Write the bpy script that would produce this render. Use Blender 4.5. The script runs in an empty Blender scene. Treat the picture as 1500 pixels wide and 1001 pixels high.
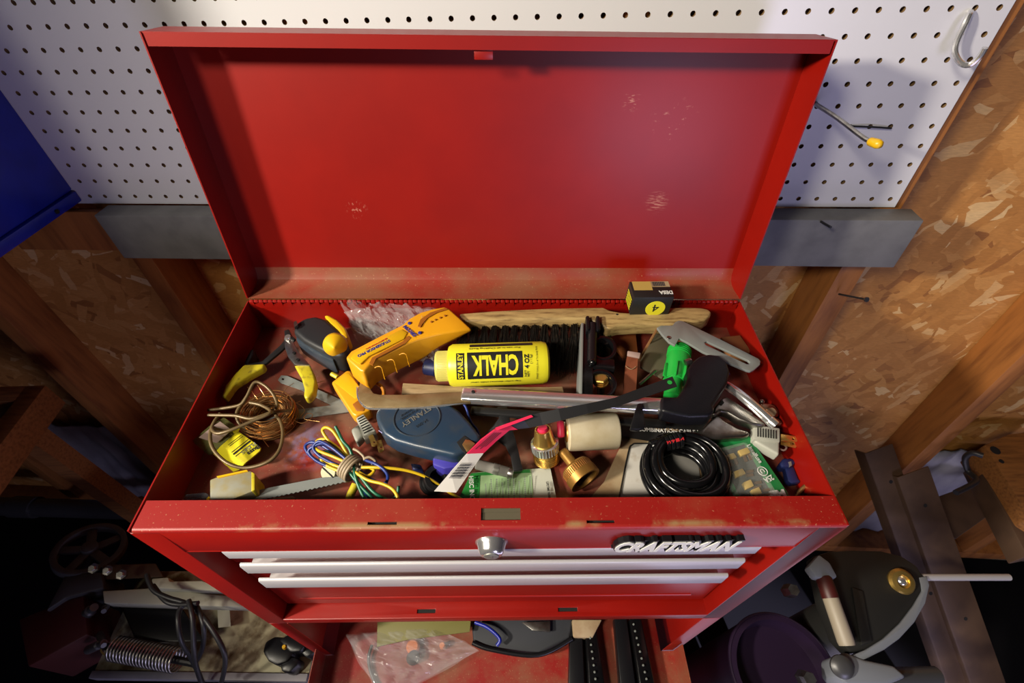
import bpy, bmesh, math, random
from mathutils import Vector as V, Matrix as M, noise
random.seed(7)
S = bpy.context.scene; COL = S.collection
# ---------------------------------------------------------------- camera (units: metres, tool chest axis aligned, front left rim corner = origin)
CP = V((0.338492, -0.166511, 0.438422))
CR = (V((0.9998097, -0.0135343, 0.0140485)), V((0.0005952, 0.7409925, 0.6715130)), V((0.0194982, 0.6713769, -0.7408596)))
FPX = 700.0
def ray(px, py): return CR[0]*((px-750)/FPX) + CR[1]*(-(py-500.5)/FPX) + CR[2]
def P(px, py, z=-0.05):
    d = ray(px, py); return CP + d*((z-CP.z)/d.z)
def PY(px, py, y=0.0):
    d = ray(px, py); return CP + d*((y-CP.y)/d.y)
WR = M(((0.99632474, 0.07496661, -0.041437), (-0.07250355, 0.9956773, 0.05805134), (0.04560979, -0.05483366, 0.99745327)))
WT = V((-0.3452972, 0.5284541, 0.0185311))
def WP(x, y, z): return WR @ V((x, y, z)) + WT          # back wall frame: x along, y into the wall, z up the wall
def PW(px, py, y=0.0):
    Ri = WR.transposed(); c = Ri @ (CP-WT); d = Ri @ ray(px, py)
    return c + d*((y-c.y)/d.y)                            # wall coordinates
# ---------------------------------------------------------------- materials
def ramp(nt, fac, stops):
    r = nt.nodes.new('ShaderNodeValToRGB'); nt.links.new(fac, r.inputs[0])
    while len(r.color_ramp.elements) < len(stops): r.color_ramp.elements.new(0.5)
    for e, (p, c) in zip(r.color_ramp.elements, stops):
        e.position = p; e.color = c if len(c) == 4 else (*c, 1)
    return r.outputs[0]
def coords(nt, scale=(1, 1, 1), rot=(0, 0, 0), obj=False):
    if obj: o = nt.nodes.new('ShaderNodeTexCoord').outputs['Object']
    else: o = nt.nodes.new('ShaderNodeNewGeometry').outputs['Position']
    m = nt.nodes.new('ShaderNodeMapping'); m.inputs['Scale'].default_value = scale; m.inputs['Rotation'].default_value = rot
    nt.links.new(o, m.inputs[0]); return m.outputs[0]
def noisetex(nt, vec, scale, detail=4, rough=.55):
    n = nt.nodes.new('ShaderNodeTexNoise'); n.inputs['Scale'].default_value = scale
    n.inputs['Detail'].default_value = detail; n.inputs['Roughness'].default_value = rough
    nt.links.new(vec, n.inputs['Vector']); return n.outputs[0]
def mixc(nt, fac, a, b):
    m = nt.nodes.new('ShaderNodeMix'); m.data_type = 'RGBA'
    if isinstance(fac, float): m.inputs[0].default_value = fac
    else: nt.links.new(fac, m.inputs[0])
    for i, v in ((6, a), (7, b)):
        if isinstance(v, tuple): m.inputs[i].default_value = (*v[:3], 1)
        else: nt.links.new(v, m.inputs[i])
    return m.outputs[2]
def math_(nt, op, a, b=None):
    m = nt.nodes.new('ShaderNodeMath'); m.operation = op
    for i, v in enumerate((a, b)):
        if v is None: continue
        if isinstance(v, (int, float)): m.inputs[i].default_value = v
        else: nt.links.new(v, m.inputs[i])
    return m.outputs[0]
MATS = {}
def mat(name, col, rough=.5, metal=0., col2=None, nscale=60, lo=.4, hi=.65, bump=0., bscale=300, coat=0., alpha=1., trans=0., spec=.5, stretch=(1, 1, 1)):
    if metal < .5: col = tuple(v*.72 for v in col); col2 = col2 and tuple(v*.72 for v in col2)
    m = bpy.data.materials.new(name); m.use_nodes = True; nt = m.node_tree; b = nt.nodes['Principled BSDF']
    b.inputs['Roughness'].default_value = rough; b.inputs['Metallic'].default_value = metal
    b.inputs['Coat Weight'].default_value = coat; b.inputs['Coat Roughness'].default_value = .24
    b.inputs['Alpha'].default_value = alpha; b.inputs['Transmission Weight'].default_value = trans
    b.inputs['Specular IOR Level'].default_value = spec
    b.inputs['Base Color'].default_value = (*col, 1)
    if col2:
        n = noisetex(nt, coords(nt, stretch), nscale, 5)
        f = ramp(nt, n, [(lo, (0, 0, 0)), (hi, (1, 1, 1))])
        nt.links.new(mixc(nt, f, col, col2), b.inputs['Base Color'])
    if bump:
        bp = nt.nodes.new('ShaderNodeBump'); bp.inputs['Strength'].default_value = bump; bp.inputs['Distance'].default_value = .001
        nt.links.new(noisetex(nt, coords(nt, stretch), bscale), bp.inputs['Height']); nt.links.new(bp.outputs[0], b.inputs['Normal'])
    MATS[name] = m; return m
RED = (.235, .0035, .0015)
mat('red_paint', (.30, .005, .001), .42, coat=.12, spec=.36, col2=(.26, .004, .001), nscale=9, bump=.03, bscale=500)
def red_dust(name, amount_lo, amount_hi, dust=(.20, .09, .045), scale=14, mask=None):
    m = mat(name, RED, .5, coat=.12); nt = m.node_tree; b = nt.nodes['Principled BSDF']
    n = noisetex(nt, coords(nt), scale, 7, .62); f = ramp(nt, n, [(amount_lo, (0, 0, 0)), (amount_hi, (1, 1, 1))])
    if mask: f = math_(nt, 'MULTIPLY', f, mask(nt))
    c = mixc(nt, f, RED, dust)
    sp = ramp(nt, noisetex(nt, coords(nt), 420, 2), [(.66, (0, 0, 0)), (.72, (1, 1, 1))])
    c = mixc(nt, math_(nt, 'MULTIPLY', sp, .3), c, (.55, .38, .2))
    nt.links.new(c, b.inputs['Base Color']); return m
red_dust('red_dusty', .38, .72)
red_dust('red_ledge', .25, .6, (.20, .07, .035), 10)
m = red_dust('tray_dust', .26, .6, (.15, .066, .040), 16)
nt = m.node_tree; b = nt.nodes['Principled BSDF']; src = b.inputs['Base Color'].links[0].from_socket
gp = nt.nodes.new('ShaderNodeNewGeometry'); vd = nt.nodes.new('ShaderNodeVectorMath'); vd.operation = 'DISTANCE'
nt.links.new(gp.outputs['Position'], vd.inputs[0]); vd.inputs[1].default_value = tuple(P(452, 655, -.05))
msk = ramp(nt, vd.outputs['Value'], [(.005, (1, 1, 1)), (.035, (0, 0, 0))])
msk = math_(nt, 'MULTIPLY', msk, ramp(nt, noisetex(nt, coords(nt), 90, 5), [(.45, (0, 0, 0)), (.6, (1, 1, 1))]))
nt.links.new(mixc(nt, msk, src, (.12, .11, .22)), b.inputs['Base Color'])
def rail_mask(nt):
    g = nt.nodes.new('ShaderNodeNewGeometry'); s = nt.nodes.new('ShaderNodeSeparateXYZ'); nt.links.new(g.outputs['Position'], s.inputs[0])
    return ramp(nt, s.outputs['Y'], [(0., (.25, .25, .25)), (.0015, (1, 1, 1)), (.0042, (1, 1, 1)), (.0058, (.1, .1, .1))])
red_dust('red_rail', .49, .56, (.27, .16, .07), 7, rail_mask)
# oriented strand board: three layers of long flakes
m = mat('strand_board', (.4, .2, .07), .6); nt = m.node_tree; b = nt.nodes['Principled BSDF']
def flakes(rot, sx, sz, off):
    tc = nt.nodes.new('ShaderNodeTexCoord').outputs['Object']
    n = nt.nodes.new('ShaderNodeTexNoise'); n.inputs['Scale'].default_value = 14; n.inputs['Detail'].default_value = 2; nt.links.new(tc, n.inputs['Vector'])
    mx = nt.nodes.new('ShaderNodeMix'); mx.data_type = 'RGBA'; mx.blend_type = 'ADD'; mx.inputs[0].default_value = .035
    nt.links.new(tc, mx.inputs[6]); nt.links.new(n.outputs[1], mx.inputs[7])
    mp = nt.nodes.new('ShaderNodeMapping'); mp.inputs['Rotation'].default_value = (0, rot, 0); mp.inputs['Location'].default_value = (off, 0, off)
    nt.links.new(mx.outputs[2], mp.inputs[0])
    m2 = nt.nodes.new('ShaderNodeMapping'); m2.inputs['Scale'].default_value = (sx, 0, sz); nt.links.new(mp.outputs[0], m2.inputs[0])
    v = nt.nodes.new('ShaderNodeTexVoronoi'); v.inputs['Scale'].default_value = 1; v.distance = 'CHEBYCHEV'; nt.links.new(m2.outputs[0], v.inputs['Vector'])
    s = nt.nodes.new('ShaderNodeSeparateColor'); nt.links.new(v.outputs['Color'], s.inputs[0]); return s.outputs[0], s.outputs[1]
a1, a2 = flakes(.35, 16, 52, 0); b1, b2 = flakes(-.6, 14, 48, 3.3); c1, c2 = flakes(1.25, 20, 58, 7.7)
st = [(0, (.28, .105, .022)), (.12, (.40, .17, .035)), (.6, (.47, .21, .048)), (.86, (.52, .25, .065)), (.95, (.62, .38, .15)), (1, (.66, .44, .20))]
ca, cb_, cc = ramp(nt, a1, st), ramp(nt, b1, st), ramp(nt, c1, st)
gt = lambda x, t: math_(nt, 'GREATER_THAN', x, t)
c = mixc(nt, gt(b2, .5), ca, cb_); c = mixc(nt, gt(c2, .62), c, cc)
g = ramp(nt, noisetex(nt, coords(nt, (30, 30, 200), obj=True), 3, 4), [(.3, (.7, .7, .7)), (.7, (1, 1, 1))])
mm = nt.nodes.new('ShaderNodeMix'); mm.data_type = 'RGBA'; mm.blend_type = 'MULTIPLY'; mm.inputs[0].default_value = .8
nt.links.new(c, mm.inputs[6]); nt.links.new(g, mm.inputs[7]); nt.links.new(mm.outputs[2], b.inputs['Base Color'])
def wood(name, c1, c2, sc=9, stretch=(6, 6, .6), rough=.6):
    c1 = tuple(v*.75 for v in c1); c2 = tuple(v*.75 for v in c2)
    m = mat(name, c1, rough); nt = m.node_tree; b = nt.nodes['Principled BSDF']
    n = noisetex(nt, coords(nt, stretch, obj=True), sc, 6, .6); f = ramp(nt, n, [(.3, c2), (.5, c1), (.7, tuple(min(1, v*1.25) for v in c1))])
    nt.links.new(f, b.inputs['Base Color']); return m
wood('stud_wood', (.38, .14, .03), (.22, .07, .014))
wood('brush_wood', (.42, .29, .12), (.16, .09, .035), 9, (4, 22, 22), .45)
wood('tan_wood', (.36, .25, .13), (.22, .14, .06), 9, (3, 20, 20))
wood('shelf_wood', (.30, .12, .03), (.16, .055, .012), 9, (2, 20, 20))
mat('peg_white', (.70, .70, .74), .35, coat=.1)
mat('peg_core', (.22, .13, .05), .8)
mat('grey_board', (.20, .20, .205), .55, col2=(.15, .15, .155), nscale=25, bump=.1)
mat('brown_board', (.16, .09, .045), .6)
mat('blue_steel', (.005, .02, .42), .38, col2=(.004, .015, .32), nscale=20)
mat('chrome', (.75, .75, .76), .18, .88)
mat('steel', (.45, .44, .42), .32, 1., col2=(.3, .28, .25), nscale=80)
mat('dull_steel', (.28, .29, .27), .45, .6, col2=(.2, .2, .17), nscale=70)
mat('alu_trim', (.62, .60, .62), .38, .25, stretch=(.3, 1, 30), bump=.05, bscale=60)
mat('dark_steel', (.022, .022, .024), .42, .3, spec=.4)
mat('black_plastic', (.008, .008, .010), .34, spec=.3)
mat('olive_metal', (.17, .16, .09), .45, .4)
mat('dark_sheet_black', (.007, .007, .009), .8, spec=.15)
mat('black_gloss', (.005, .005, .006), .18, spec=.4)
mat('black_rubber', (.018, .019, .023), .5, spec=.35)
mat('black_hole', (.004, .003, .003), .9)
mat('dark_grip', (.006, .006, .009), .38, bump=.3, bscale=700, spec=.3)
mat('yellow', (.82, .48, .01), .35)
mat('yellow_sensor', (.86, .40, .012), .38)
mat('amber', (.36, .12, .012), .45)
mat('orange_side', (.72, .27, .012), .4)
mat('chalk_yellow', (.86, .80, .03), .38)
mat('cap_yellow', (.72, .66, .16), .42)
mat('grip_yellow', (.62, .52, .02), .45, col2=(.3, .24, .02), nscale=120, lo=.55, hi=.7)
mat('print_black', (.012, .012, .012), .5)
mat('print_blue', (.03, .04, .30), .5)
mat('print_red', (.6, .02, .03), .5)
mat('print_white', (.8, .8, .78), .5)
mat('print_grey', (.2, .22, .2), .6)
mat('reel_blue', (.020, .048, .095), .36, col2=(.045, .06, .08), nscale=45, lo=.45, hi=.75, coat=.1)
mat('reel_emboss', (.03, .045, .065), .42)
mat('violet_blue', (.06, .05, .42), .4)
mat('navy', (.01, .018, .09), .45)
mat('plug_grey', (.47, .48, .42), .5)
mat('brass', (.72, .48, .13), .28, .9)
mat('brass_dull', (.30, .155, .035), .42, .7)
mat('copper', (.52, .29, .11), .34, .9)
mat('bronze', (.34, .25, .13), .36, .5, col2=(.22, .14, .06), nscale=30)
mat('brown_wire', (.17, .115, .05), .4, .25)
mat('blue_wire', (.015, .04, .25), .38)
mat('yellow_wire', (.75, .50, .015), .38)
mat('green_wire', (.006, .15, .075), .38)
mat('tie_tan', (.42, .33, .22), .5)
mat('card_yellow', (.85, .75, .02), .45)
mat('card_pink', (.42, .30, .27), .5)
mat('olive_clear', (.33, .34, .12), .2, alpha=.45)
mat('green_card', (.015, .27, .07), .4)
mat('leaf_green', (.36, .55, .28), .55)
mat('leaf_pale', (.62, .64, .55), .55)
mat('leaf_dark', (.02, .26, .04), .5)
mat('green_plastic', (.015, .42, .055), .35)
mat('magenta', (.78, .02, .09), .45)
mat('paper_white', (.78, .76, .74), .5)
mat('barcode', (.05, .05, .06), .5)
mat('cream', (.70, .62, .44), .5, col2=(.58, .48, .3), nscale=30)
mat('leather', (.22, .06, .025), .5)
mat('cardboard', (.28, .12, .04), .7)
mat('orange_card', (.30, .085, .015), .7)
mat('tan_card', (.45, .34, .20), .65, col2=(.32, .2, .1), nscale=30)
mat('white_card', (.52, .50, .46), .5, col2=(.36, .31, .25), nscale=50, lo=.6, hi=.75)
mat('bracket_grey', (.33, .36, .35), .4, .35)
mat('olive_plate', (.11, .095, .06), .5)
mat('clear_dusty', (.42, .42, .34), .3, alpha=.8, col2=(.42, .36, .18), nscale=70)
mat('clear_dark', (.10, .10, .12), .25, alpha=.6)
mat('fuse_tan', (.55, .38, .10), .4)
mat('fuse_prong', (.35, .22, .14), .35, .8)
mat('glassy', (.35, .34, .31), .15, alpha=.8)
mat('bristle', (.012, .009, .007), .45, col2=(.05, .035, .02), nscale=200, lo=.55, hi=.7)
mat('concrete', (.50, .48, .50), .8, col2=(.40, .38, .40), nscale=6)
mat('stained_board', (.58, .54, .34), .55, col2=(.14, .08, .02), nscale=24, lo=.44, hi=.62)
mat('pale_paint', (.58, .58, .46), .5, col2=(.3, .27, .2), nscale=26, lo=.56, hi=.72)
mat('sheet_grey', (.42, .41, .46), .5, col2=(.25, .24, .28), nscale=8)
mat('machine_red', (.07, .008, .006), .5)
mat('machine_grey', (.09, .09, .095), .4, .4)
mat('cord_black', (.02, .02, .024), .45)
mat('rail_brown', (.13, .075, .045), .5, .25, col2=(.08, .045, .03), nscale=12)
mat('guard_dark', (.022, .022, .021), .5, spec=.3)
mat('guard_grey', (.22, .24, .28), .45)
mat('drum_purple', (.022, .010, .032), .45, spec=.3)
mat('handle_tan', (.42, .36, .27), .5)
mat('orange_cap', (.80, .20, .03), .5)
mat('olive_paper', (.20, .18, .04), .6)
mat('dark_fabric', (.025, .028, .038), .7)
mat('film', (.9, .9, .92), .06, alpha=.14, spec=1.0)
mat('blister', (.85, .9, .85), .06, alpha=.10, spec=.9)
# ---------------------------------------------------------------- mesh building
class MB:
    def __init__(s): s.v = []; s.f = []; s.m = []
    def add(s, vs, fs, mi=0):
        o = len(s.v); s.v += [V(v) for v in vs]; s.f += [tuple(i+o for i in f) for f in fs]; s.m += [mi]*len(fs); return s
    def box(s, c, sx, sy, sz, R=None, mi=0):
        R = R or M.Identity(3); c = V(c)
        vs = [c + R @ V((x*sx/2, y*sy/2, z*sz/2)) for x in (-1, 1) for y in (-1, 1) for z in (-1, 1)]
        return s.add(vs, [(0, 1, 3, 2), (4, 6, 7, 5), (0, 4, 5, 1), (2, 3, 7, 6), (0, 2, 6, 4), (1, 5, 7, 3)], mi)
    def bb(s, a, b, mi=0):
        a, b = V(a), V(b); return s.box((a+b)/2, *(abs(x) for x in (b-a)), mi=mi)
    def slab(s, top, bot, holes=(), mi=0):
        """closed plate between an outline and its copy, with optional holes given as (top, bottom) loops"""
        loops = [(list(top), list(bot))] + [(list(a), list(b)) for a, b in holes]
        if not holes:
            n = len(top); return s.add(loops[0][0]+loops[0][1], [tuple(range(n)), tuple(range(2*n-1, n-1, -1))] + [(i, i+n, (i+1) % n+n, (i+1) % n) for i in range(n)], mi)
        for k in (0, 1):
            bm = bmesh.new(); es = []
            for lp in loops:
                vs = [bm.verts.new(p) for p in lp[k]]
                es += [bm.edges.new((vs[i], vs[(i+1) % len(vs)])) for i in range(len(vs))]
            bmesh.ops.triangle_fill(bm, edges=es, use_beauty=True, use_dissolve=False)
            bm.verts.index_update(); s.add([v.co.copy() for v in bm.verts], [tuple(v.index for v in f.verts) for f in bm.faces], mi); bm.free()
        for t, b in loops:
            n = len(t); s.add(t+b, [(i, i+n, (i+1) % n+n, (i+1) % n) for i in range(n)], mi)
        return s
    def tube(s, pts, r, n=8, closed=False, mi=0, caps=True):
        pts = [V(p) for p in pts]; N = len(pts); rs = r if isinstance(r, (list, tuple)) else [r]*N
        vs = []; ref = None
        for i, p in enumerate(pts):
            t = (pts[(i+1) % N] - pts[i-1]) if closed else (pts[min(i+1, N-1)] - pts[max(i-1, 0)])
            t = t.normalized() if t.length > 1e-9 else V((0, 0, 1))
            if ref is None: ref = t.orthogonal().normalized()
            ref = (ref - t*ref.dot(t)); ref = ref.normalized() if ref.length > 1e-6 else t.orthogonal().normalized()
            b = t.cross(ref)
            vs += [p + (ref*math.cos(2*math.pi*k/n) + b*math.sin(2*math.pi*k/n))*rs[i] for k in range(n)]
        fs = []
        for i in range(N if closed else N-1):
            j = (i+1) % N
            fs += [(i*n+k, i*n+(k+1) % n, j*n+(k+1) % n, j*n+k) for k in range(n)]
        if caps and not closed: fs += [tuple(range(n-1, -1, -1)), tuple(range((N-1)*n, N*n))]
        return s.add(vs, fs, mi)
    def lathe(s, p0, p1, prof, n=32, mi=0, caps=True):
        """prof: (fraction along p0-p1, radius)"""
        p0, p1 = V(p0), V(p1); a = (p1-p0).normalized(); L = (p1-p0).length
        u = a.orthogonal().normalized(); w = a.cross(u); vs = []
        for t, r in prof:
            vs += [p0 + a*(t*L) + (u*math.cos(2*math.pi*k/n) + w*math.sin(2*math.pi*k/n))*max(r, 1e-5) for k in range(n)]
        fs = [(i*n+k, i*n+(k+1) % n, (i+1)*n+(k+1) % n, (i+1)*n+k) for i in range(len(prof)-1) for k in range(n)]
        if caps: fs += [tuple(range(n-1, -1, -1)), tuple(range((len(prof)-1)*n, len(prof)*n))]
        return s.add(vs, fs, mi)
    def ball(s, c, r, n=12, mi=0, sc=(1, 1, 1)):
        c = V(c); k = n//2
        vs = [c + V((r*sc[0]*math.sin(math.pi*i/k)*math.cos(2*math.pi*j/n), r*sc[1]*math.sin(math.pi*i/k)*math.sin(2*math.pi*j/n), r*sc[2]*math.cos(math.pi*i/k))) for i in range(k+1) for j in range(n)]
        return s.add(vs, [(i*n+j, (i+1)*n+j, (i+1)*n+(j+1) % n, i*n+(j+1) % n) for i in range(k) for j in range(n)], mi)
    def quad(s, a, b, c, d, mi=0): return s.add([a, b, c, d], [(0, 1, 2, 3)], mi)
def wloc(o):
    p = V((0, 0, 0))
    while o: p += o.location; o = o.parent
    return p
def obj(name, mb, mats, parent=None, bevel=0., seg=2, smooth=True, ang=35, flat=False):
    mats = mats if isinstance(mats, (list, tuple)) else [mats]
    bm = bmesh.new(); vs = [bm.verts.new(v) for v in mb.v]; bm.verts.ensure_lookup_table()
    for f, mi in zip(mb.f, mb.m):
        if len(set(f)) < 3: continue
        try: fc = bm.faces.new([vs[i] for i in f]); fc.material_index = mi
        except ValueError: pass
    bmesh.ops.remove_doubles(bm, verts=bm.verts, dist=1e-6)
    bmesh.ops.recalc_face_normals(bm, faces=bm.faces)
    if bevel:
        es = [e for e in bm.edges if len(e.link_faces) == 2 and e.calc_face_angle(0) > math.radians(28)]
        bmesh.ops.bevel(bm, geom=es, offset=bevel, segments=seg, affect='EDGES', clamp_overlap=True, profile=.5)
    if parent is None:
        lo = V([min(v.co[i] for v in bm.verts) for i in range(3)]); hi = V([max(v.co[i] for v in bm.verts) for i in range(3)])
        org = V(((lo.x+hi.x)/2, (lo.y+hi.y)/2, lo.z)); loc = org
    else: org = wloc(parent); loc = V((0, 0, 0))
    bmesh.ops.translate(bm, verts=bm.verts, vec=-org)
    me = bpy.data.meshes.new(name); bm.to_mesh(me); bm.free()
    for m in mats: me.materials.append(MATS[m])
    if smooth and not flat:
        me.polygons.foreach_set('use_smooth', [True]*len(me.polygons)); me.set_sharp_from_angle(angle=math.radians(ang))
    o = bpy.data.objects.new(name, me); COL.objects.link(o); o.location = loc
    if parent: o.parent = parent
    return o
def tag(o, label, cat, group=None):
    o['label'] = label; o['category'] = cat
    if group: o['group'] = group
    return o
def thing(name, label, cat, loc, group=None):
    o = bpy.data.objects.new(name, None); COL.objects.link(o); o.location = V(loc); o.empty_display_size = .02
    return tag(o, label, cat, group)
def struct(o): o['kind'] = 'structure'; return o
def cr(pts, k=6, closed=False):
    """Catmull-Rom through the points"""
    pts = [V(p) for p in pts]; N = len(pts); out = []
    g = (lambda i: pts[i % N]) if closed else (lambda i: pts[max(0, min(N-1, i))])
    for i in range(N if closed else N-1):
        a, b, c, d = g(i-1), g(i), g(i+1), g(i+2)
        for j in range(k):
            t = j/k; out.append(.5*((2*b) + (c-a)*t + (2*a-5*b+4*c-d)*t*t + (3*b-a-3*c+d)*t**3))
    if not closed: out.append(pts[-1])
    return out
def zoom(ox, oy, k): return lambda pts: [(ox+p[0]/k, oy+p[1]/k, *p[2:]) for p in pts]
Z1, Z2, Z3, Z4, Z5, Z6, Z7 = zoom(300, 420, 5), zoom(560, 400, 5), zoom(820, 400, 5), zoom(270, 560, 5), zoom(480, 560, 5), zoom(690, 560, 5), zoom(920, 560, 5)
def pts3(pts, z=None): return [P(p[0], p[1], p[2] if len(p) > 2 else z) for p in pts]
def plate(pts, z, th, holes=(), mb=None, mi=0):
    """flat piece: seen outline laid on a horizontal (or per point) height, thickness downwards"""
    top = pts3(pts, z); d = V((0, 0, -th)); hs = []
    for h in holes:
        t = pts3(h, z if not callable(z) else None); hs.append((t, [p+d for p in t]))
    return (mb or MB()).slab(top, [p+d for p in top], hs, mi)
def ell(cx, cy, rx, ry, n=20, a0=0): return [(cx+rx*math.cos(a0+2*math.pi*i/n), cy+ry*math.sin(a0+2*math.pi*i/n)) for i in range(n)]
_dg = None
def text_mb(s, org, xd, yd, w, h, ext=.0003, bold=0., shear=0., wrap=None, mb=None, mi=0, lines=False):
    """lettering fitted in a w x h box centred on org; wrap=(axis point, axis dir, radius) bends it round a cylinder"""
    cu = bpy.data.curves.new('t', 'FONT'); cu.body = s; cu.size = 1; cu.offset = bold; cu.shear = shear; cu.extrude = .5; cu.resolution_u = 3
    o = bpy.data.objects.new('t', cu); COL.objects.link(o); bpy.context.view_layer.update()
    me = bpy.data.meshes.new_from_object(o.evaluated_get(bpy.context.evaluated_depsgraph_get()))
    if wrap:                                              # slice the letters so that they can bend
        bm = bmesh.new(); bm.from_mesh(me); xs = [v.co.x for v in bm.verts]; ys = [v.co.y for v in bm.verts]
        for ax_, lo_, hi_, n_, nv in ((0, min(xs), max(xs), 14, (1, 0, 0)), (1, min(ys), max(ys), 10, (0, 1, 0))):
            for k in range(1, n_):
                q = lo_+(hi_-lo_)*k/n_; bmesh.ops.bisect_plane(bm, geom=bm.verts[:]+bm.edges[:]+bm.faces[:], plane_co=tuple(q*c for c in nv), plane_no=nv)
        bm.to_mesh(me); bm.free()
    x0 = min(v.co.x for v in me.vertices); x1 = max(v.co.x for v in me.vertices); y0 = min(v.co.y for v in me.vertices); y1 = max(v.co.y for v in me.vertices)
    xd, yd = V(xd).normalized(), V(yd).normalized(); nd = xd.cross(yd).normalized(); vs = []
    for v in me.vertices:
        a = ((v.co.x-x0)/(x1-x0)-.5)*w; b = ((v.co.y-y0)/(y1-y0)-.5)*h; c = (v.co.z+.5)*ext
        vs.append(wrap(a, b, c) if wrap else V(org)+xd*a+yd*b+nd*c)
    mb = mb or MB(); mb.add(vs, [tuple(p.vertices) for p in me.polygons], mi)
    bpy.data.objects.remove(o); bpy.data.curves.remove(cu); bpy.data.meshes.remove(me); return mb
# ================================================================ SETTING (built in the back wall's own frame)
def wbox(mb, x0, x1, y0, y1, z0, z1, mi=0):
    return mb.add([WP(x, y, z) for x in (x0, x1) for y in (y0, y1) for z in (z0, z1)], [(0, 1, 3, 2), (4, 6, 7, 5), (0, 4, 5, 1), (2, 3, 7, 6), (0, 2, 6, 4), (1, 5, 7, 3)], mi)
FLOOR = -1.24
struct(obj('floor', MB().bb((-2.6, -3.2, FLOOR-.05), (3.4, 1.2, FLOOR)), 'concrete'))
mp_ = [V((-1.7, -.14, FLOOR+.008)), V((2.4, -.14, FLOOR+.008))] + [V((p.x, p.y, FLOOR+.008)) for p in (WP(2.6, .06, -1.22), WP(-1.6, .06, -1.22))]
tag(obj('floor_dark_sheet', MB().slab(mp_, [p-V((0, 0, .008)) for p in mp_]), 'dark_sheet_black', bevel=.003), 'added black sheet standing in for dark shaded floor under the red cabinet and machines', 'dark sheet')  # added black sheet, stands in for the dark floor under cabinet and machines
struct(obj('wall_back', wbox(MB(), -1.9, 2.9, .089, .103, -1.22, .95), 'strand_board'))
for i, x in enumerate((-.776, -.372, .035, .441, .847, 1.253, 1.659, 2.065)):
    struct(obj('trim_%d' % (i+1), wbox(MB(), x-.019, x+.019, .0055, .089, -1.17, .9), 'stud_wood', bevel=.0015))
struct(obj('trim_9', wbox(MB(), -1.8, 2.8, .0055, .089, -1.21, -1.172), 'stud_wood', bevel=.0015))
# pegboard with real holes on a one inch grid
def pegboard():
    mb = MB(); IN = .0254; r = .0031; x0 = -.0135; rows, cols = 22, 50; z0 = -.0127
    for j in range(rows):
        for i in range(cols):
            cx, cz = i*IN, j*IN; h = IN/2
            sq = [(h, 0), (h, h), (0, h), (-h, h), (-h, 0), (-h, -h), (0, -h), (h, -h)]
            o = []
            for k in range(8):
                o.append(sq[k]); a, b = sq[k], sq[(k+1) % 8]; o.append(((a[0]+b[0])/2, (a[1]+b[1])/2))
            c = [(r*math.cos(2*math.pi*k/16), r*math.sin(2*math.pi*k/16)) for k in range(16)]
            vs = [WP(cx+a, 0, cz+b) for a, b in o] + [WP(cx+a, 0, cz+b) for a, b in c] + [WP(cx+a, .005, cz+b) for a, b in c]
            mb.add(vs, [(k, (k+1) % 16, 16+(k+1) % 16, 16+k) for k in range(16)], 0)
            mb.add(vs, [(16+k, 16+(k+1) % 16, 32+(k+1) % 16, 32+k) for k in range(16)], 1)
    X0, X1, Z0, Z1_ = -IN/2, (cols-.5)*IN, -IN/2, (rows-.5)*IN
    for a, b in (((X0, Z0), (X1, Z0)), ((X1, Z0), (X1, Z1_)), ((X1, Z1_), (X0, Z1_)), ((X0, Z1_), (X0, Z0))):
        mb.quad(WP(a[0], 0, a[1]), WP(b[0], 0, b[1]), WP(b[0], .005, b[1]), WP(a[0], .005, a[1]), 1)
    return mb
pb = obj('pegboard', pegboard(), ['peg_white', 'peg_core'], ang=20)
tag(pb, 'white pegboard with rows of round holes on the stud wall behind the open red lid', 'pegboard')
gb = obj('ledger_board', wbox(MB(), .048, 1.280, -.036, -.002, -.094, -.0135), 'grey_board', bevel=.002)
tag(gb, 'grey painted plank fixed across the wall under the pegboard', 'board')
yb = obj('wood_block', wbox(MB(), -.155, .046, -.014, -.001, -.094, -.02), 'stud_wood', bevel=.002)
tag(yb, 'bare wooden block on the wall between the blue cabinet and the grey plank', 'wood block')
def nail(px0, px1, out, label):
    a = PW(*px0, 0.0); b = PW(*px1, -out); A, B = WP(*a), WP(*b)
    t = thing('nail', label, 'nail', A); obj('shank', MB().tube([A, B], .0016, 8), 'dark_steel', t)
    d = (B-A).normalized(); obj('head', MB().lathe(B-d*.001, B+d*.0015, [(0, .004), (1, .004)], 14), 'steel', t)
nail((1229, 431), (1269, 439), .05, 'bent nail sticking out of the bare stud right of the red tool chest')
def gnail(px, px2, label):
    a = PW(*px, -.036); b = PW(*px2, -.06); A, B = WP(*a), WP(*b)
    t = thing('nail', label, 'nail', A); obj('shank', MB().tube([A, B], .0018, 8), 'dark_steel', t)
gnail((1203, 325), (1217, 333), 'short dark nail in the grey plank right of the open lid')
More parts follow.
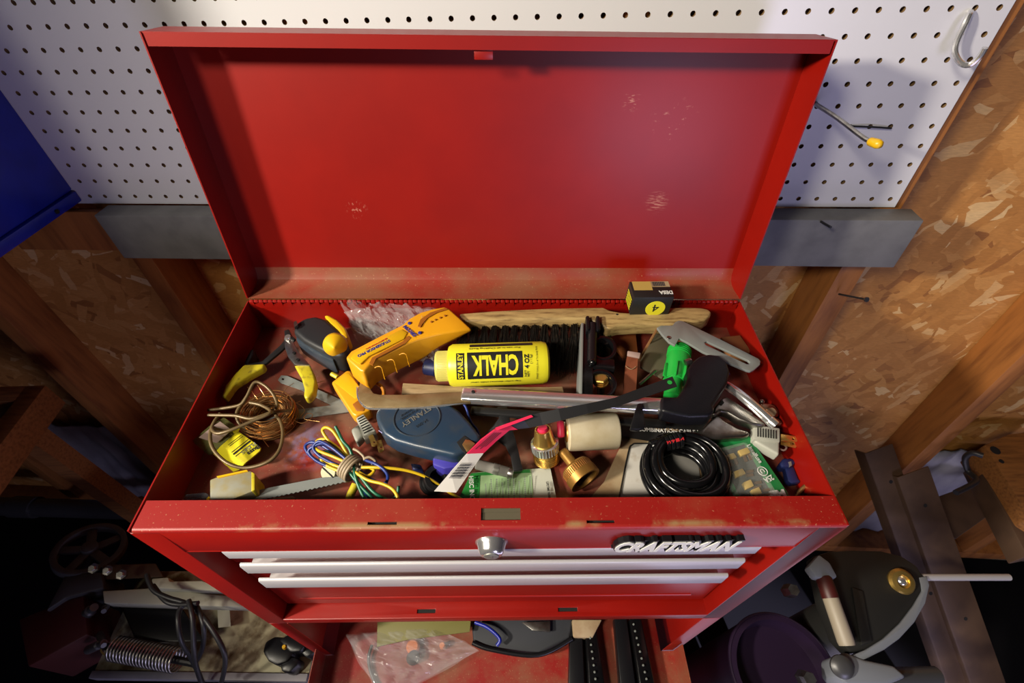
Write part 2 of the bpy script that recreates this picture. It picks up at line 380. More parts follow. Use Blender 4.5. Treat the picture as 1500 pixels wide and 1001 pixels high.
# pegboard hooks
A = WP(*PW(1422, 17, .002)); pts = [WP(*PW(x, y, o)) for x, y, o in ((1422, 17, .004), (1421, 19, -.004), (1415, 32, -.010), (1401, 62, -.014), (1399, 78, -.02), (1407, 92, -.03), (1420, 95, -.036), (1434, 84, -.040), (1443, 70, -.042))]
t = thing('pegboard_hook', 'shiny J shaped wire hook hanging on the pegboard in the upper right corner', 'hook', A); obj('wire', MB().tube(cr(pts, 6), .0031, 10), 'chrome', t)
pts = [WP(*PW(x, y, o)) for x, y, o in ((1197, 152, .004), (1197, 154, -.006), (1225, 172, -.04), (1262, 200, -.085), (1274, 207, -.098), (1280, 209, -.103))]
t = thing('pegboard_hook', 'straight steel pegboard hook with a yellow rubber tip beside the open lid', 'hook', pts[0])
obj('wire', MB().tube(cr(pts, 5), .0026, 10), 'steel', t)
e = pts[-1]; d = (pts[-1]-pts[-2]).normalized(); obj('rubber_tip', MB().lathe(e-d*.006, e+d*.010, [(0, .0036), (.1, .0046), (.7, .0052), (.92, .004), (1, .001)], 14), 'yellow', t, smooth=True, ang=60)
pts = [WP(*PW(x, y, o)) for x, y, o in ((1246, 185, .003), (1248, 185, -.003), (1278, 186, -.006), (1305, 188, -.004), (1306, 188, .003))]
tag(obj('hook_clip', MB().tube(pts, .0012, 6), 'dark_steel'), 'thin dark wire clip lying flat across pegboard holes right of the yellow tipped hook', 'clip')
# blue cabinet on the wall, left: its right side and bottom lip face the camera
def blue_cabinet():
    c = PW(96, 304, -.03); x1 = c.x; z0 = c.z
    t = thing('wall_cabinet', 'dark blue metal cabinet hung on the wall at the left edge', 'cabinet', WP(x1-.2, -.2, z0))
    obj('body', wbox(MB(), x1-.45, x1, -.36, .0, z0+.014, z0+.5), 'blue_steel', t, bevel=.003)
    obj('bottom_lip', wbox(MB(), x1-.452, x1+.004, -.37, -.001, z0-.004, z0+.013), 'blue_steel', t, bevel=.002)
    for y in (-.05, -.3): obj('screw', MB().lathe(WP(x1+.003, y, z0+.004), WP(x1+.006, y, z0+.004), [(0, .004), (1, .003)], 10), 'dark_steel', t)
blue_cabinet()
# grey sheeting in the low bays
def sheet(x0, x1, z0, z1, label):
    mb = MB(); n, k = 26, 14
    vs = [WP(x0+(x1-x0)*i/n, .06+.012*noise.noise(V((i*.5, j*.35, x0))), z0+(z1-z0)*j/k) for j in range(k+1) for i in range(n+1)]
    mb.add(vs, [(j*(n+1)+i, j*(n+1)+i+1, (j+1)*(n+1)+i+1, (j+1)*(n+1)+i) for j in range(k) for i in range(n)])
    mb.add([v + WR @ V((0, .003, 0)) for v in vs], [(j*(n+1)+i, j*(n+1)+i+1, (j+1)*(n+1)+i+1, (j+1)*(n+1)+i) for j in range(k) for i in range(n)])
    tag(obj('wall_sheeting', mb, 'sheet_grey'), label, 'sheet')
sheet(-.756, -.393, -1.165, -.745, 'pale grey plastic sheeting low on the wall at the left')
sheet(1.68, 2.044, -1.165, -.715, 'pale grey plastic sheeting low on the wall at the right behind the leaning rails')
# ================================================================ TOOL CHEST
W, D, H, E, TF = .66, .304, .353, .029, -.05
chest = thing('tool_chest', 'red metal tool chest with open lid full of loose tools and three closed drawers', 'tool chest', (W/2, D/2, -H))
def cp(name, mb, mats='red_paint', par=chest, **k): return obj(name, mb, mats, par, **k)
T = .0014
cp('side_panel', MB().bb((0, .0005, -H), (T, D, 0)))
cp('side_panel', MB().bb((W-T, .0005, -H), (W, D, 0)))
cp('back_panel', MB().bb((T, D-T, -H), (W-T, D, -.0005)))
mb = MB(); n, k = 60, 28
vs = [V((T+(W-2*T)*i/n, .002+(D-T-.002)*j/k, TF)) for j in range(k+1) for i in range(n+1)]
mb.add(vs, [(j*(n+1)+i, j*(n+1)+i+1, (j+1)*(n+1)+i+1, (j+1)*(n+1)+i) for j in range(k) for i in range(n)])
cp('tray_floor', MB().bb((T, .0015, TF-.0015), (W-T, D-T, TF)), 'tray_dust')
cp('bottom_panel', MB().bb((T, .003, -H), (W-T, D-T, -H+.0015)))
# front rail: flat top flange with two slots and the latch window, rolled into the front strip
def rect(a, b): return [V((a[0], a[1], 0)), V((b[0], a[1], 0)), V((b[0], b[1], 0)), V((a[0], b[1], 0))]
dn = lambda pts, d: [p+V((0, 0, -d)) for p in pts]
o = rect((.0035, .0032), (W-.0015, E)); hs = [rect((.2145, .0038), (.2412, .0072)), rect((.4160, .0038), (.4420, .0072)), rect((.3182, .0078), (.3550, .0195))]
mb = MB().slab(o, dn(o, T), [(h, dn(h, T)) for h in hs])
prof = [(.0032-.0032*math.sin(a), -.0032+.0032*math.cos(a)) for a in [math.pi/2*i/6 for i in range(7)]] + [(0, -.0045)]
for (y0, z0), (y1, z1) in zip(prof, prof[1:]): mb.quad((.0035, y0, z0), (W-.0015, y0, z0), (W-.0015, y1, z1), (.0035, y1, z1))
for (y0, z0), (y1, z1) in zip(prof, prof[1:]): mb.quad((.0035, y0+T, z0-T*.3), (W-.0015, y0+T, z0-T*.3), (W-.0015, y1+T, z1), (.0035, y1+T, z1))
mb.bb((.0035, E-T, -.010), (W-.0015, E, -.0003))
cp('top_rail', mb, 'red_rail')
cp('latch_box', MB().bb((.314, .0065, -.017), (.359, .0215, -.0022)).bb((.316, .016, -.012), (.357, .020, -.0017)), 'olive_plate')
cp('slot_shade', MB().bb((.210, .0030, -.018), (.246, .009, -.004)).bb((.412, .0030, -.018), (.446, .009, -.004)), 'black_hole')
SW = .0255
cp('front_strip', MB().bb((SW+.0008, 0, -.0530), (W-SW-.0008, .0014, -.0048)).bb((SW+.0008, 0, -.0545), (W-SW-.0008, .018, -.0530)), bevel=.0006)
for s in (0, 1):
    x0, x1 = (0, SW) if s == 0 else (W-SW, W); xi = SW if s == 0 else W-SW-T
    cp('stile', MB().bb((x0, 0, -H), (x1, T, -.0046)).bb((xi, 0, -H), (xi+T, .03, -.0046)), bevel=.0006)
# drawers with bright trim pulls
zt = [(-.056, -.1005), (-.1025, -.1490), (-.151, -.3290)]
hz = [(-.0548, -.0760), (-.0985, -.1245), (-.1510, -.1790)]
for (a, b), (h0, h1) in zip(zt, hz):
    dr = cp('drawer', MB().bb((SW+.004, .020, b), (W-SW-.004, .0215, a)).bb((SW+.006, .0215, b+.003), (SW+.008, .27, a-.004)).bb((W-SW-.008, .0215, b+.003), (W-SW-.006, .27, a-.004)).bb((SW+.006, .0215, b+.003), (W-SW-.006, .27, b+.0045)))
    x0, x1 = .0600, .6005
    pr = [(.0040, h0), (.0022, h0), (.0005, h0-.0012), (0, h0-.003), (0, h1+.002), (.001, h1), (.0195, h1), (.0195, h1+.0014), (.0028, h1+.0014), (.0028, h0-.0022), (.0040, h0-.0016)]
    vs = [V((x, y, z)) for x in (x0, x1) for y, z in pr]; n = len(pr)
    obj('pull', MB().add(vs, [(i, (i+1) % n, n+(i+1) % n, n+i) for i in range(n)] + [tuple(range(n)), tuple(range(2*n-1, n-1, -1))]), 'alu_trim', dr, bevel=.0004)
    if b < -.3:
        obj('ridge', MB().tube([(SW+.03, .0195, -.300), (W-SW-.03, .0195, -.300)], .0018, 10), 'red_paint', dr)
# sill under the drawers
def rz(a, b, z): return [V((a[0], a[1], z)), V((b[0], a[1], z)), V((b[0], b[1], z)), V((a[0], b[1], z))]
zs = -.3325
sl = []
for xa, xb in ((611, 638), (818, 846)):
    a, b = P(xa, 897, zs), P(xb, 894, zs); sl.append(rz((a.x, .0065), (b.x, .0115), zs))
o = rz((SW-.001, .0015), (W-SW+.001, .034), zs)
mb = MB().slab(o, dn(o, T), [(h, dn(h, T)) for h in sl]); mb.bb((SW-.001, 0, -H), (W-SW+.001, .0015, zs))
cp('sill_rail', mb, bevel=.0007)
cp('slot_shade', MB().bb((sl[0][0].x-.003, .005, zs-.012), (sl[0][1].x+.003, .013, zs-.0016)).bb((sl[1][0].x-.003, .005, zs-.012), (sl[1][1].x+.003, .013, zs-.0016)), 'black_hole')
# lock
c = PY(720, 795, 0)
lk = cp('lock', MB().lathe(c+V((0, .001, 0)), c+V((0, -.0125, 0)), [(0, .0155), (.1, .0158), (.3, .0135), (.75, .0120), (.95, .0100), (1, .0088)], 36), 'chrome', ang=60)
obj('keyway', MB().lathe(c+V((0, -.012, 0)), c+V((0, -.0138, 0)), [(0, .0075), (.8, .0072), (1, .006)], 28).bb(c+V((-.0008, -.0142, -.0035)), c+V((.0008, -.0136, .0035))), 'dull_steel', lk)
# emblem
a, b = PY(903, 796, -.004), PY(1088, 789, -.004); ez = -.0345; mid = V(((a.x+b.x)/2, 0, ez)); ew = b.x-a.x
tilt = V((0.0, 1, 0))
em = cp('emblem', text_mb('CRAFTSMAN', mid+V((.0006, 0, .0008)), (1, 0, 0), (0, 0, 1), ew+.004, .0285, ext=.0055, bold=.085, shear=.32), 'black_plastic', smooth=False)
# emblem base strip joins the letters
mbp = MB(); n0 = len(mbp.v)
q = [V((a.x-.002, -.0035, ez-.010)), V((b.x-.004, -.0035, ez-.010)), V((b.x+.003, -.0035, ez+.0115)), V((a.x+.006, -.0035, ez+.0115))]
mbp.slab(q, [p+V((0, .0034, 0)) for p in q]); obj('base', mbp, 'black_plastic', em)
obj('lettering', text_mb('CRAFTSMAN', mid+V((0, -.0056, 0)), (1, 0, 0), (0, 0, 1), ew, .0255, ext=.0008, bold=.04, shear=.32), 'print_white', em, smooth=False)
# lid, leaning back
tl = .1544; LU = V((0, math.sin(tl), math.cos(tl))); LB = V((0, math.cos(tl), -math.sin(tl))); HG = V((0, D+.0005, .001))
def LP(x, h, d): return HG + V((x, 0, 0)) + LU*h + LB*d
LH, LD = .3005, .0408
prof = [(0.0025, 0), (.0025, .012), (.003, .022), (.005, .031), (.009, .0375), (.016, .0402), (.026, LD)]
def lid_point(px, py):
    r = ray(px, py); return CP + r*((LP(0, 0, LD)-CP).dot(LB)/r.dot(LB))
m = mat('lid_paint', (.285, .005, .001), .44, coat=.10, spec=.30, col2=(.25, .004, .001), nscale=9, bump=.03, bscale=500); nt = m.node_tree; bs = nt.nodes['Principled BSDF']
src = bs.inputs['Base Color'].links[0].from_socket
for (px, py, r_, th, sc_) in ((962, 296, .016, .53, (60, 60, 400)), (522, 306, .014, .58, (200, 200, 120)), (925, 148, .012, .60, (80, 80, 300)), (985, 180, .03, .66, (90, 60, 160)), (1075, 437, .008, .45, (90, 90, 90))):
    g = nt.nodes.new('ShaderNodeNewGeometry'); vd = nt.nodes.new('ShaderNodeVectorMath'); vd.operation = 'DISTANCE'; nt.links.new(g.outputs['Position'], vd.inputs[0]); vd.inputs[1].default_value = tuple(lid_point(px, py))
    k_ = ramp(nt, vd.outputs['Value'], [(r_*.3, (1, 1, 1)), (r_, (0, 0, 0))])
    k_ = math_(nt, 'MULTIPLY', k_, ramp(nt, noisetex(nt, coords(nt, sc_), 1.6, 3), [(th-.03, (0, 0, 0)), (th+.05, (.7, .7, .7))]))
    src = mixc(nt, k_, src, (.40, .16, .11))
nt.links.new(src, bs.inputs['Base Color'])
mb = MB()
def strip(pf, x0, x1, th, mi=0):
    n = len(pf); vs = [LP(x, h, d) for x in (x0, x1) for h, d in pf]
    return mb.add(vs, [(i, i+1, n+i+1, n+i) for i in range(n-1)], mi)
strip(prof, T, W-T, 0, 1)
strip([(h-.0012, d+.0012) for h, d in prof], 0, W, 0)
def lbox(x0, x1, h0, h1, d0, d1, mi=0):
    mb.add([LP(x, h, d) for x in (x0, x1) for h in (h0, h1) for d in (d0, d1)], [(0, 1, 3, 2), (4, 6, 7, 5), (0, 4, 5, 1), (2, 3, 7, 6), (0, 2, 6, 4), (1, 5, 7, 3)], mi)
lbox(T, W-T, .026, LH-T, LD, LD+T)                     # back panel
lbox(T, W-T, LH-T, LH, .0008, LD+T)                    # top skirt
lbox(.0035, W-.0035, LH-.0118, LH-.0005, 0, T)         # front flange turned down
for x0, x1 in ((0, T), (W-T, W)):                      # side skirts follow the rounded lower corner
    pf = [(0.0025, 0)] + prof[1:] + [(LH, LD+T), (LH, 0)]
    A = [LP(x0, h, d) for h, d in pf]; B = [LP(x1, h, d) for h, d in pf]; mb.slab(A, B)
lid = cp('lid', mb, ['lid_paint', 'red_ledge'], ang=30)
a, b = .318, .345
for px in (0,):
    mb = MB(); xa, xb = PY(694, 72, D+.045).x, PY(722, 72, D+.045).x
    lbox(xa, xb, LH-.0205, LH-.0118, .0030, .0042)
    lbox(xa, xb, LH-.0125, LH-.0112, .0010, .0042)
    obj('latch_tab', mb, 'red_paint', lid, bevel=.0004)
mb = MB()
for i in range(106):
    x = .0035+i*.00616; mb.lathe((x, D-.0012, .0005), (x+.0054, D-.0012, .0005), [(0, .0018), (.1, .0022), (.9, .0022), (1, .0018)], 8)
    yy = D-.0012; s = 1 if i % 2 else -1
    if s < 0: mb.bb((x, D-.0034, -.006), (x+.0054, D-.0026, .0005))
cp('hinge', mb.bb((.0035, D-.0030, -.0105), (W-.0035, D-.0024, -.0035)))
# ---------------------------------------------------------------- lower cabinet and its pulled out drawer
DT, DF = -.535, -.598
low = thing('tool_cabinet', 'red lower tool cabinet under the chest with its top drawer pulled out', 'tool cabinet', (W/2, .14, FLOOR))
def lp(name, mb, mats='red_paint', par=low, **k): return obj(name, mb, mats, par, **k)
for s in (0, 1):
    x0, x1 = (0, T) if s == 0 else (W-T, W); lp('side_panel', MB().bb((x0, .001, FLOOR+.02), (x1, D, -H-.0012)))
    x0, x1 = (0, SW) if s == 0 else (W-SW, W); xi = SW if s == 0 else W-SW-T
    lp('stile', MB().bb((x0, 0, FLOOR+.02), (x1, T, -H-.0012)).bb((xi, 0, DT+.004), (xi+T, .2, -H-.0012)), bevel=.0006)
lp('back_panel', MB().bb((T, D-T, FLOOR+.02), (W-T, D, -H-.0012)))
lp('top_panel', MB().bb((T, .004, -H-.003), (W-T, D-T, -H-.0013)))
lp('base', MB().bb((.02, .02, FLOOR), (W-.02, D-.02, FLOOR+.02)), 'black_plastic')
xl, xr = .0145, .6540
mb = MB().bb((xl, -.34, DF-.0015), (xr, -.001, DF)).bb((SW+.004, -.001, DF-.0015), (W-SW-.004, .25, DF))
mb.bb((xl, -.34, DF), (xl+T, -.0015, DT)).bb((xr-T, -.34, DF), (xr, -.0015, DT)).bb((xl-.004, -.342, DF-.01), (xr+.004, -.34, DT+.005)).bb((SW+.004, .249, DF), (W-SW-.004, .25, DT))
drw = lp('drawer', mb, 'red_dusty')
# ================================================================ LOOSE THINGS IN THE TRAY
def root(name, label, cat, px, py, z=TF, group=None): return thing(name, label, cat, P(px, py, z), group)
# --- black and yellow case with a pointed knob
t = root('tape_case', 'black rubber tape case with a pointed yellow knob in the tray corner', 'tape measure', 470, 500)
out = [(428, 484), (434, 472), (446, 465), (462, 462), (478, 467), (495, 482), (508, 500), (511, 514), (500, 522), (488, 520), (462, 508), (444, 498)]
obj('case', plate(out, -.004, .034), 'black_rubber', t, bevel=.009, seg=4, ang=70)
gr = [(x-3, y+9) for x, y in out]
obj('side_shell', plate([(434, 490), (446, 499), (470, 512), (490, 524), (488, 529), (466, 518), (444, 505), (433, 497)], -.012, .028), 'reel_emboss', t, bevel=.003, seg=2)
obj('back_shell', plate([(474, 461), (482, 461), (494, 468), (506, 480), (512, 494), (507, 500), (496, 486), (482, 473)], -.006, .022), 'yellow', t, bevel=.004, seg=3)
a = P(492, 503, -.002); ax = (V((.22, -.80, .50))).normalized()
obj('pointed_knob', MB().lathe(a, a+ax*.022, [(0, .0125), (.15, .0142), (.42, .0142), (.5, .0132), (1, .0008)], 36), 'yellow', t, ang=25)
obj('clip', plate([(430, 472), (434, 470), (436, 476), (431, 480)], .001, .004), 'steel', t)
# --- pruners
t = root('pruning_shears', 'open pruning shears with worn yellow handles at the left of the tray', 'shears', 425, 530)
obj('handle', plate(Z1([(650, 568), (770, 572), (795, 625), (812, 690), (800, 765), (770, 805), (738, 822), (722, 800), (728, 745), (705, 665)]), -.022, .013), 'grip_yellow', t, bevel=.004, seg=3, ang=60)
obj('handle', plate(Z1([(120, 805), (150, 720), (215, 640), (285, 570), (440, 562), (425, 592), (335, 640), (215, 715), (145, 812)]), -.024, .012), 'grip_yellow', t, bevel=.004, seg=3, ang=60)
obj('jaw', plate(Z1([(580, 390), (600, 360), (640, 365), (655, 420), (690, 480), (772, 575), (655, 572), (605, 505), (585, 445)]), -.020, .006), 'steel', t, bevel=.0015)
obj('blade', plate(Z1([(285, 572), (420, 545), (555, 425), (588, 380), (600, 430), (560, 470), (450, 562), (330, 600)]), -.027, .004), 'dark_steel', t, bevel=.001)
obj('lock_arm', plate(Z1([(580, 320), (615, 310), (640, 360), (665, 380), (650, 395), (600, 370), (585, 380)]), -.018, .004), 'dark_steel', t, bevel=.001)
c = P(*Z1([(612, 376)])[0], -.0195); obj('pivot_bolt', MB().lathe(c-V((0, 0, .008)), c+V((0, 0, .003)), [(0, .0052), (.7, .0052), (1, .0035)], 20), 'chrome', t)
for p in ((655, 490), (683, 540)):
    c = P(*Z1([p])[0], -.020); obj('rivet', MB().lathe(c, c+V((0, 0, .0018)), [(0, .0026), (1, .0018)], 12), 'dark_steel', t)
tag(obj('marker_cap', plate(Z1([(283, 560), (330, 465), (350, 452), (362, 465), (355, 500), (315, 570)]), -.03, .02), 'black_plastic', bevel=.003), 'black stub standing against the left wall of the tray behind the shears', 'cap')
# --- stud sensor
t = root('stud_sensor', 'large yellow handheld stud sensor lying across the clear bag', 'stud sensor', 590, 520)
OUT = [(506, 524, .012, -.024), (514, 514, .012, -.02), (560, 490, .014, -.02), (590, 475, .014, -.02), (600, 466, .014, -.02), (616, 457, .014, -.018), (634, 452, .014, -.012), (651, 449, .014, -.004), (657, 451, .014, .002), (674, 466, .013, .005), (691, 482, .010, .005), (664, 486, .013, -.002), (640, 490, .013, -.012), (613, 497, .013, -.024), (598, 503, .013, -.026), (562, 521, .012, -.026), (543, 533, .012, -.026), (533, 545, .011, -.026), (527, 543, .011, -.026)]
top = [P(x, y, a) for x, y, a, b in OUT]; bot = [V((p.x, p.y, o_[3])) for p, o_ in zip(top, OUT)]
obj('body', MB().slab(top, bot), 'yellow_sensor', t, bevel=.003, seg=3, ang=50)
obj('key_panel', plate([(513, 524), (519, 516), (560, 496), (588, 482), (597, 487), (592, 496), (566, 509), (540, 522), (528, 533), (522, 531)], .0150, .003), 'yellow', t, bevel=.0012)
obj('grip_groove', plate([(541, 532), (545, 524), (590, 500), (598, 492), (602, 495), (594, 503), (551, 525), (546, 535)], .0139, .002), 'amber', t)
for x, y in ((556, 540), (574, 530), (592, 521)):
    obj('finger_ridge', MB().tube(cr([P(x-7, y-1, .0078), P(x-2, y-3, .0092), P(x+3, y-1, .0078), P(x+6, y+9, -.0045), P(x+8, y+16, -.0125)], 4), .0006, 6), 'yellow_sensor', t)
obj('arc_groove', plate([(612, 478), (616, 468), (630, 458), (652, 451), (656, 453), (640, 458), (626, 466), (619, 474), (616, 479)], .0151, .0015), 'amber', t)
for x, y in ((632, 472), (638, 469), (645, 466), (652, 463)):
    c = P(x, y, .0140); obj('light', MB().lathe(c, c+V((0, 0, .0012)), [(0, .0014), (.8, .0013), (1, .0008)], 12), 'amber', t)
for x, y in ((600, 474), (615, 488)):
    c = P(x, y, .0140); obj('button', MB().lathe(c, c+V((0, 0, .0012)), [(0, .0024), (.8, .0022), (1, .0018)], 14), 'print_blue', t)
def flat_text(name, s, par, p0, p1, z, h, m, up=-1, **k):
    """lettering on a horizontal face running from pixel p0 to p1 (reading direction)"""
    a, b = P(*p0, z), P(*p1, z); xd = (b-a); w = xd.length; xd.normalize(); yd = V((0, 0, 1)).cross(xd)
    return obj(name, text_mb(s, (a+b)/2, xd, yd, w, h, **k), m, par, smooth=False)
flat_text('lettering', 'STUDSENSOR PRO', t, (571, 499), (524, 522.5), .0152, .0042, 'print_blue', bold=.02)
flat_text('lettering', 'ELECTRONIC', t, (567, 496), (536, 512), .0152, .0018, 'print_red', bold=.03)
flat_text('lettering', 'ZIRCON', t, (609, 493), (592, 478), .0145, .0048, 'print_blue', bold=.04)
# --- yellow clip-on piece
t = root('plastic_case', 'small yellow moulded plastic piece leaning below the stud sensor', 'plastic case', 515, 575)
zz = -.024
obj('body', plate([(485, 560), (508, 542), (514, 543), (524, 561), (541, 594), (543, 600), (521, 610), (515, 606)], zz, .018), 'yellow_sensor', t, bevel=.0025, seg=3)
obj('label_panel', plate([(490, 560), (507, 546), (512, 548), (536, 580), (520, 584)], zz+.0006, .001), 'yellow', t, bevel=.0004)
obj('catch', plate([(516, 592), (526, 585), (536, 593), (533, 602), (522, 602)], zz+.0010, .004), 'amber', t, bevel=.001)
obj('peg', MB().tube([P(486, 548, -.034), P(495, 553, -.034)], .003, 10), 'grip_yellow', t)
obj('strap_loop', MB().tube(cr([P(545, 560, -.03), P(556, 564, -.028), P(562, 572, -.03), P(562, 582, -.036)], 5), .0022, 8), 'orange_side', t)
# --- crumpled clear bag against the back
def crumple(c4, n, k, amp, seed, f=9):
    a, b, c, d = c4; vs = []
    for j in range(k+1):
        for i in range(n+1):
            u, v = i/n, j/k; p = (a*(1-u)+b*u)*(1-v) + (d*(1-u)+c*u)*v
            q = V((u*f, v*f*.7, seed)); e = abs(noise.noise(q))+.5*abs(noise.noise(q*2.3)); w = min(1, 6*min(u, 1-u, v, 1-v)+.25)
            vs.append(p + V((.006*noise.noise(q+V((9, 0, 0))), -.35*amp*e*w, amp*e*w)))
    return vs, [(j*(n+1)+i, j*(n+1)+i+1, (j+1)*(n+1)+i+1) for j in range(k) for i in range(n)] + [(j*(n+1)+i, (j+1)*(n+1)+i+1, (j+1)*(n+1)+i) for j in range(k) for i in range(n)]
c4 = [P(498, 442, -.006), P(640, 452, -.006), P(648, 540, -.030), P(520, 500, -.040)]
v1, f1 = crumple(c4, 44, 28, .036, 1.7, 6)
c5 = [p+V((0, .003, -.006)) for p in c4]; v2, f2 = crumple(c5, 30, 20, .012, 5.1, 5)
tag(obj('plastic_bag', MB().add(v1, f1).add(v2, f2), 'film', ang=40), 'crumpled clear plastic bag bunched against the back wall of the tray', 'plastic bag')
tag(obj('bottle_cap', MB().lathe(P(622, 537, -.03), P(641, 540, -.03), [(0, .009), (.1, .0105), (.9, .0105), (1, .009)], 24), 'navy'), 'dark blue cap half hidden under the bag by the yellow bottle', 'cap')
# --- bench brush
t = root('bench_brush', 'wooden bench brush with dark bristles along the back of the tray', 'brush', 800, 480)
hb = [(672, 459), (720, 455), (800, 451), (884, 449.5), (893, 454), (908, 457), (924, 458), (945, 455), (970, 451), (1000, 449.5), (1026, 450), (1038, 452.5), (1043, 457), (1041, 463), (1032, 469), (1014, 472), (980, 475), (940, 475), (906, 477), (890, 482), (880, 474), (860, 466), (800, 467), (720, 469), (676, 471)]
obj('handle', plate(hb, .006, .020), 'brush_wood', t, bevel=.006, seg=3, ang=70)
c = P(904, 461, .0058); obj('nail_hole', MB().lathe(c-V((0, 0, .001)), c+V((0, 0, .0006)), [(0, .0015), (1, .0015)], 10), 'black_hole', t)
def tuft(px, py0, px1, py1):
    mb = MB(); a0, b0 = P(px, py0, -.006), P(px1, py1, -.044)
    for i in range(80):
        r1 = V((random.gauss(0, .0014), random.gauss(0, .0009), random.gauss(0, .001))); r2 = V((random.gauss(0, .0058), random.gauss(0, .004), random.uniform(-.003, .006)))
        a = a0+r1; b = b0+r2; m_ = (a+b)/2 + V((random.gauss(0, .001), -.004, .012)); s = .00042
        mb.tube([a, a*.5+m_*.5+V((0, 0, .003)), m_, b], [s, s*1.1, s, s*.5], 3, caps=False)
    return mb
for i in range(15):
    x = 684+i*14.3; obj('bristle_tuft', tuft(x, 469-.15*i, 672+i*15.0, 545), 'bristle', t)
# --- chalk bottle
zc = -.012
p0, p1 = P(638, 537, zc), P(803, 531, zc); ax = (p1-p0).normalized(); L = (p1-p0).length; R = .0262
t = thing('chalk_bottle', 'yellow squeeze bottle of marking chalk lying in the middle of the tray', 'bottle', P(720, 535, zc)-V((0, 0, R)))
f = lambda mm: mm/L
body0 = p0+ax*.0155
obj('bottle', MB().lathe(body0, p1, [(0, .019), (.012, .0235), (.05, R), (.93, R), (.975, R-.0015), (.995, R-.006), (1, .016)], 64), 'chalk_yellow', t, ang=40)
mb = MB(); n = 60; rr = .0185
vs = []
prof_ = [(0, .0145), (.06, .0172), (.15, .0182), (1, .0182)]
mb.lathe(p0, p0+ax*.0158, prof_, 60)
for i in range(60):
    th = 2*math.pi*i/60; u = ax.orthogonal().normalized(); w = ax.cross(u); c = u*math.cos(th)+w*math.sin(th); mb.tube([p0+ax*.003+c*.0181, p0+ax*.0155+c*.0181], .00045, 4)
obj('cap', mb, 'cap_yellow', t, ang=40)
cen = (p0+p1)/2; toc = (CP-cen); toc = (toc-ax*toc.dot(ax)).normalized(); upw = ax.cross(toc)   # circumferential direction
upw = -upw if ax.cross(upw).dot(toc) < 0 else upw
def bw(org_x, org_a, rot):
    """wrap: org_x along the bottle in metres from p0, org_a round it (positive = towards the back), rot in degrees"""
    cs, sn = math.cos(math.radians(rot)), math.sin(math.radians(rot))
    def g(a, b, c):
        x = org_x + a*cs - b*sn; y = org_a + a*sn + b*cs; th = y/R
        return p0 + ax*x + (toc*math.cos(th) + upw*math.sin(th))*(R+.00012+c)
    return g
def bpix(px, py):
    """bottle surface coordinates of a pixel"""
    d = ray(px, py); o_ = CP-p0; dd = d-ax*d.dot(ax); oo = o_-ax*o_.dot(ax)
    A_, B_, C_ = dd.dot(dd), 2*dd.dot(oo), oo.dot(oo)-R*R; q = B_*B_-4*A_*C_
    s = (-B_-math.sqrt(max(q, 0)))/(2*A_); h = o_+d*s; x = h.dot(ax); r_ = h-ax*x
    return x, math.atan2(r_.dot(upw), r_.dot(toc))*R
def bpatch(pxs, z_, m, name, hole=None):
    cs = [bpix(*p) for p in pxs]; n_ = 64; mb = MB()
    x0, x1 = min(c_[0] for c_ in cs), max(c_[0] for c_ in cs); a0, a1 = min(c_[1] for c_ in cs), max(c_[1] for c_ in cs)
    w_ = bw(0, 0, 0); vs = [w_(x, a0+(a1-a0)*i/n_, z_) for i in range(n_+1) for x in (x0, x1)]
    mb.add(vs, [(2*i, 2*i+1, 2*i+3, 2*i+2) for i in range(n_)]); return obj(name, mb, m, t), (x0, x1, a0, a1)
lab, (x0, x1, a0, a1) = bpatch([(684, 517), (765, 517), (764, 553), (686, 554)], .0001, 'print_black', 'label_panel')
def btext(s, px, wlen, h, rot, m='print_black', bold=.0, z_=.0005, par=None):
    x, a = px if isinstance(px, tuple) and px[0] < 1 else bpix(*px); w_ = bw(x, a, rot)
    return obj('lettering', text_mb(s, None, (1, 0, 0), (0, 1, 0), wlen, h, ext=.00012, bold=bold, wrap=lambda p, q, c: w_(p, q, c+z_)), m, par or t, smooth=False)
btext('CHALK', ((x0+x1)/2, (a0+a1)/2), (x1-x0)*.84, (a1-a0)*.74, 180, 'chalk_yellow', .035)
lb2, (s0, s1, q0, q1) = bpatch([(668, 518), (680, 518), (680, 556), (670, 556)], .0001, 'print_black', 'label_panel')
btext('STANLEY', ((s0+s1)/2, (q0+q1)/2), (q1-q0)*.92, (s1-s0)*.66, 90, 'chalk_yellow', .03)
btext('NET\nWT', (772, 547), .009, .006, 90, bold=.01); btext('4 OZ', (771.5, 529), .017, .0055, 90, bold=.03); btext('(113g)', (778, 526), .011, .003, 90)
btext('For use in all Chalking Reels', (724, 510.5), .060, .0032, 180); btext('Cap color denotes chalk color', (726, 558.5), .060, .0032, 180)
btext('STANLEY TOOLS, Div. of The Stanley Works', (787, 531), .042, .0022, 90)
bpatch([(688, 505.5), (780, 505.5), (780, 506), (688, 506)], .0001, 'print_black', 'label_line')
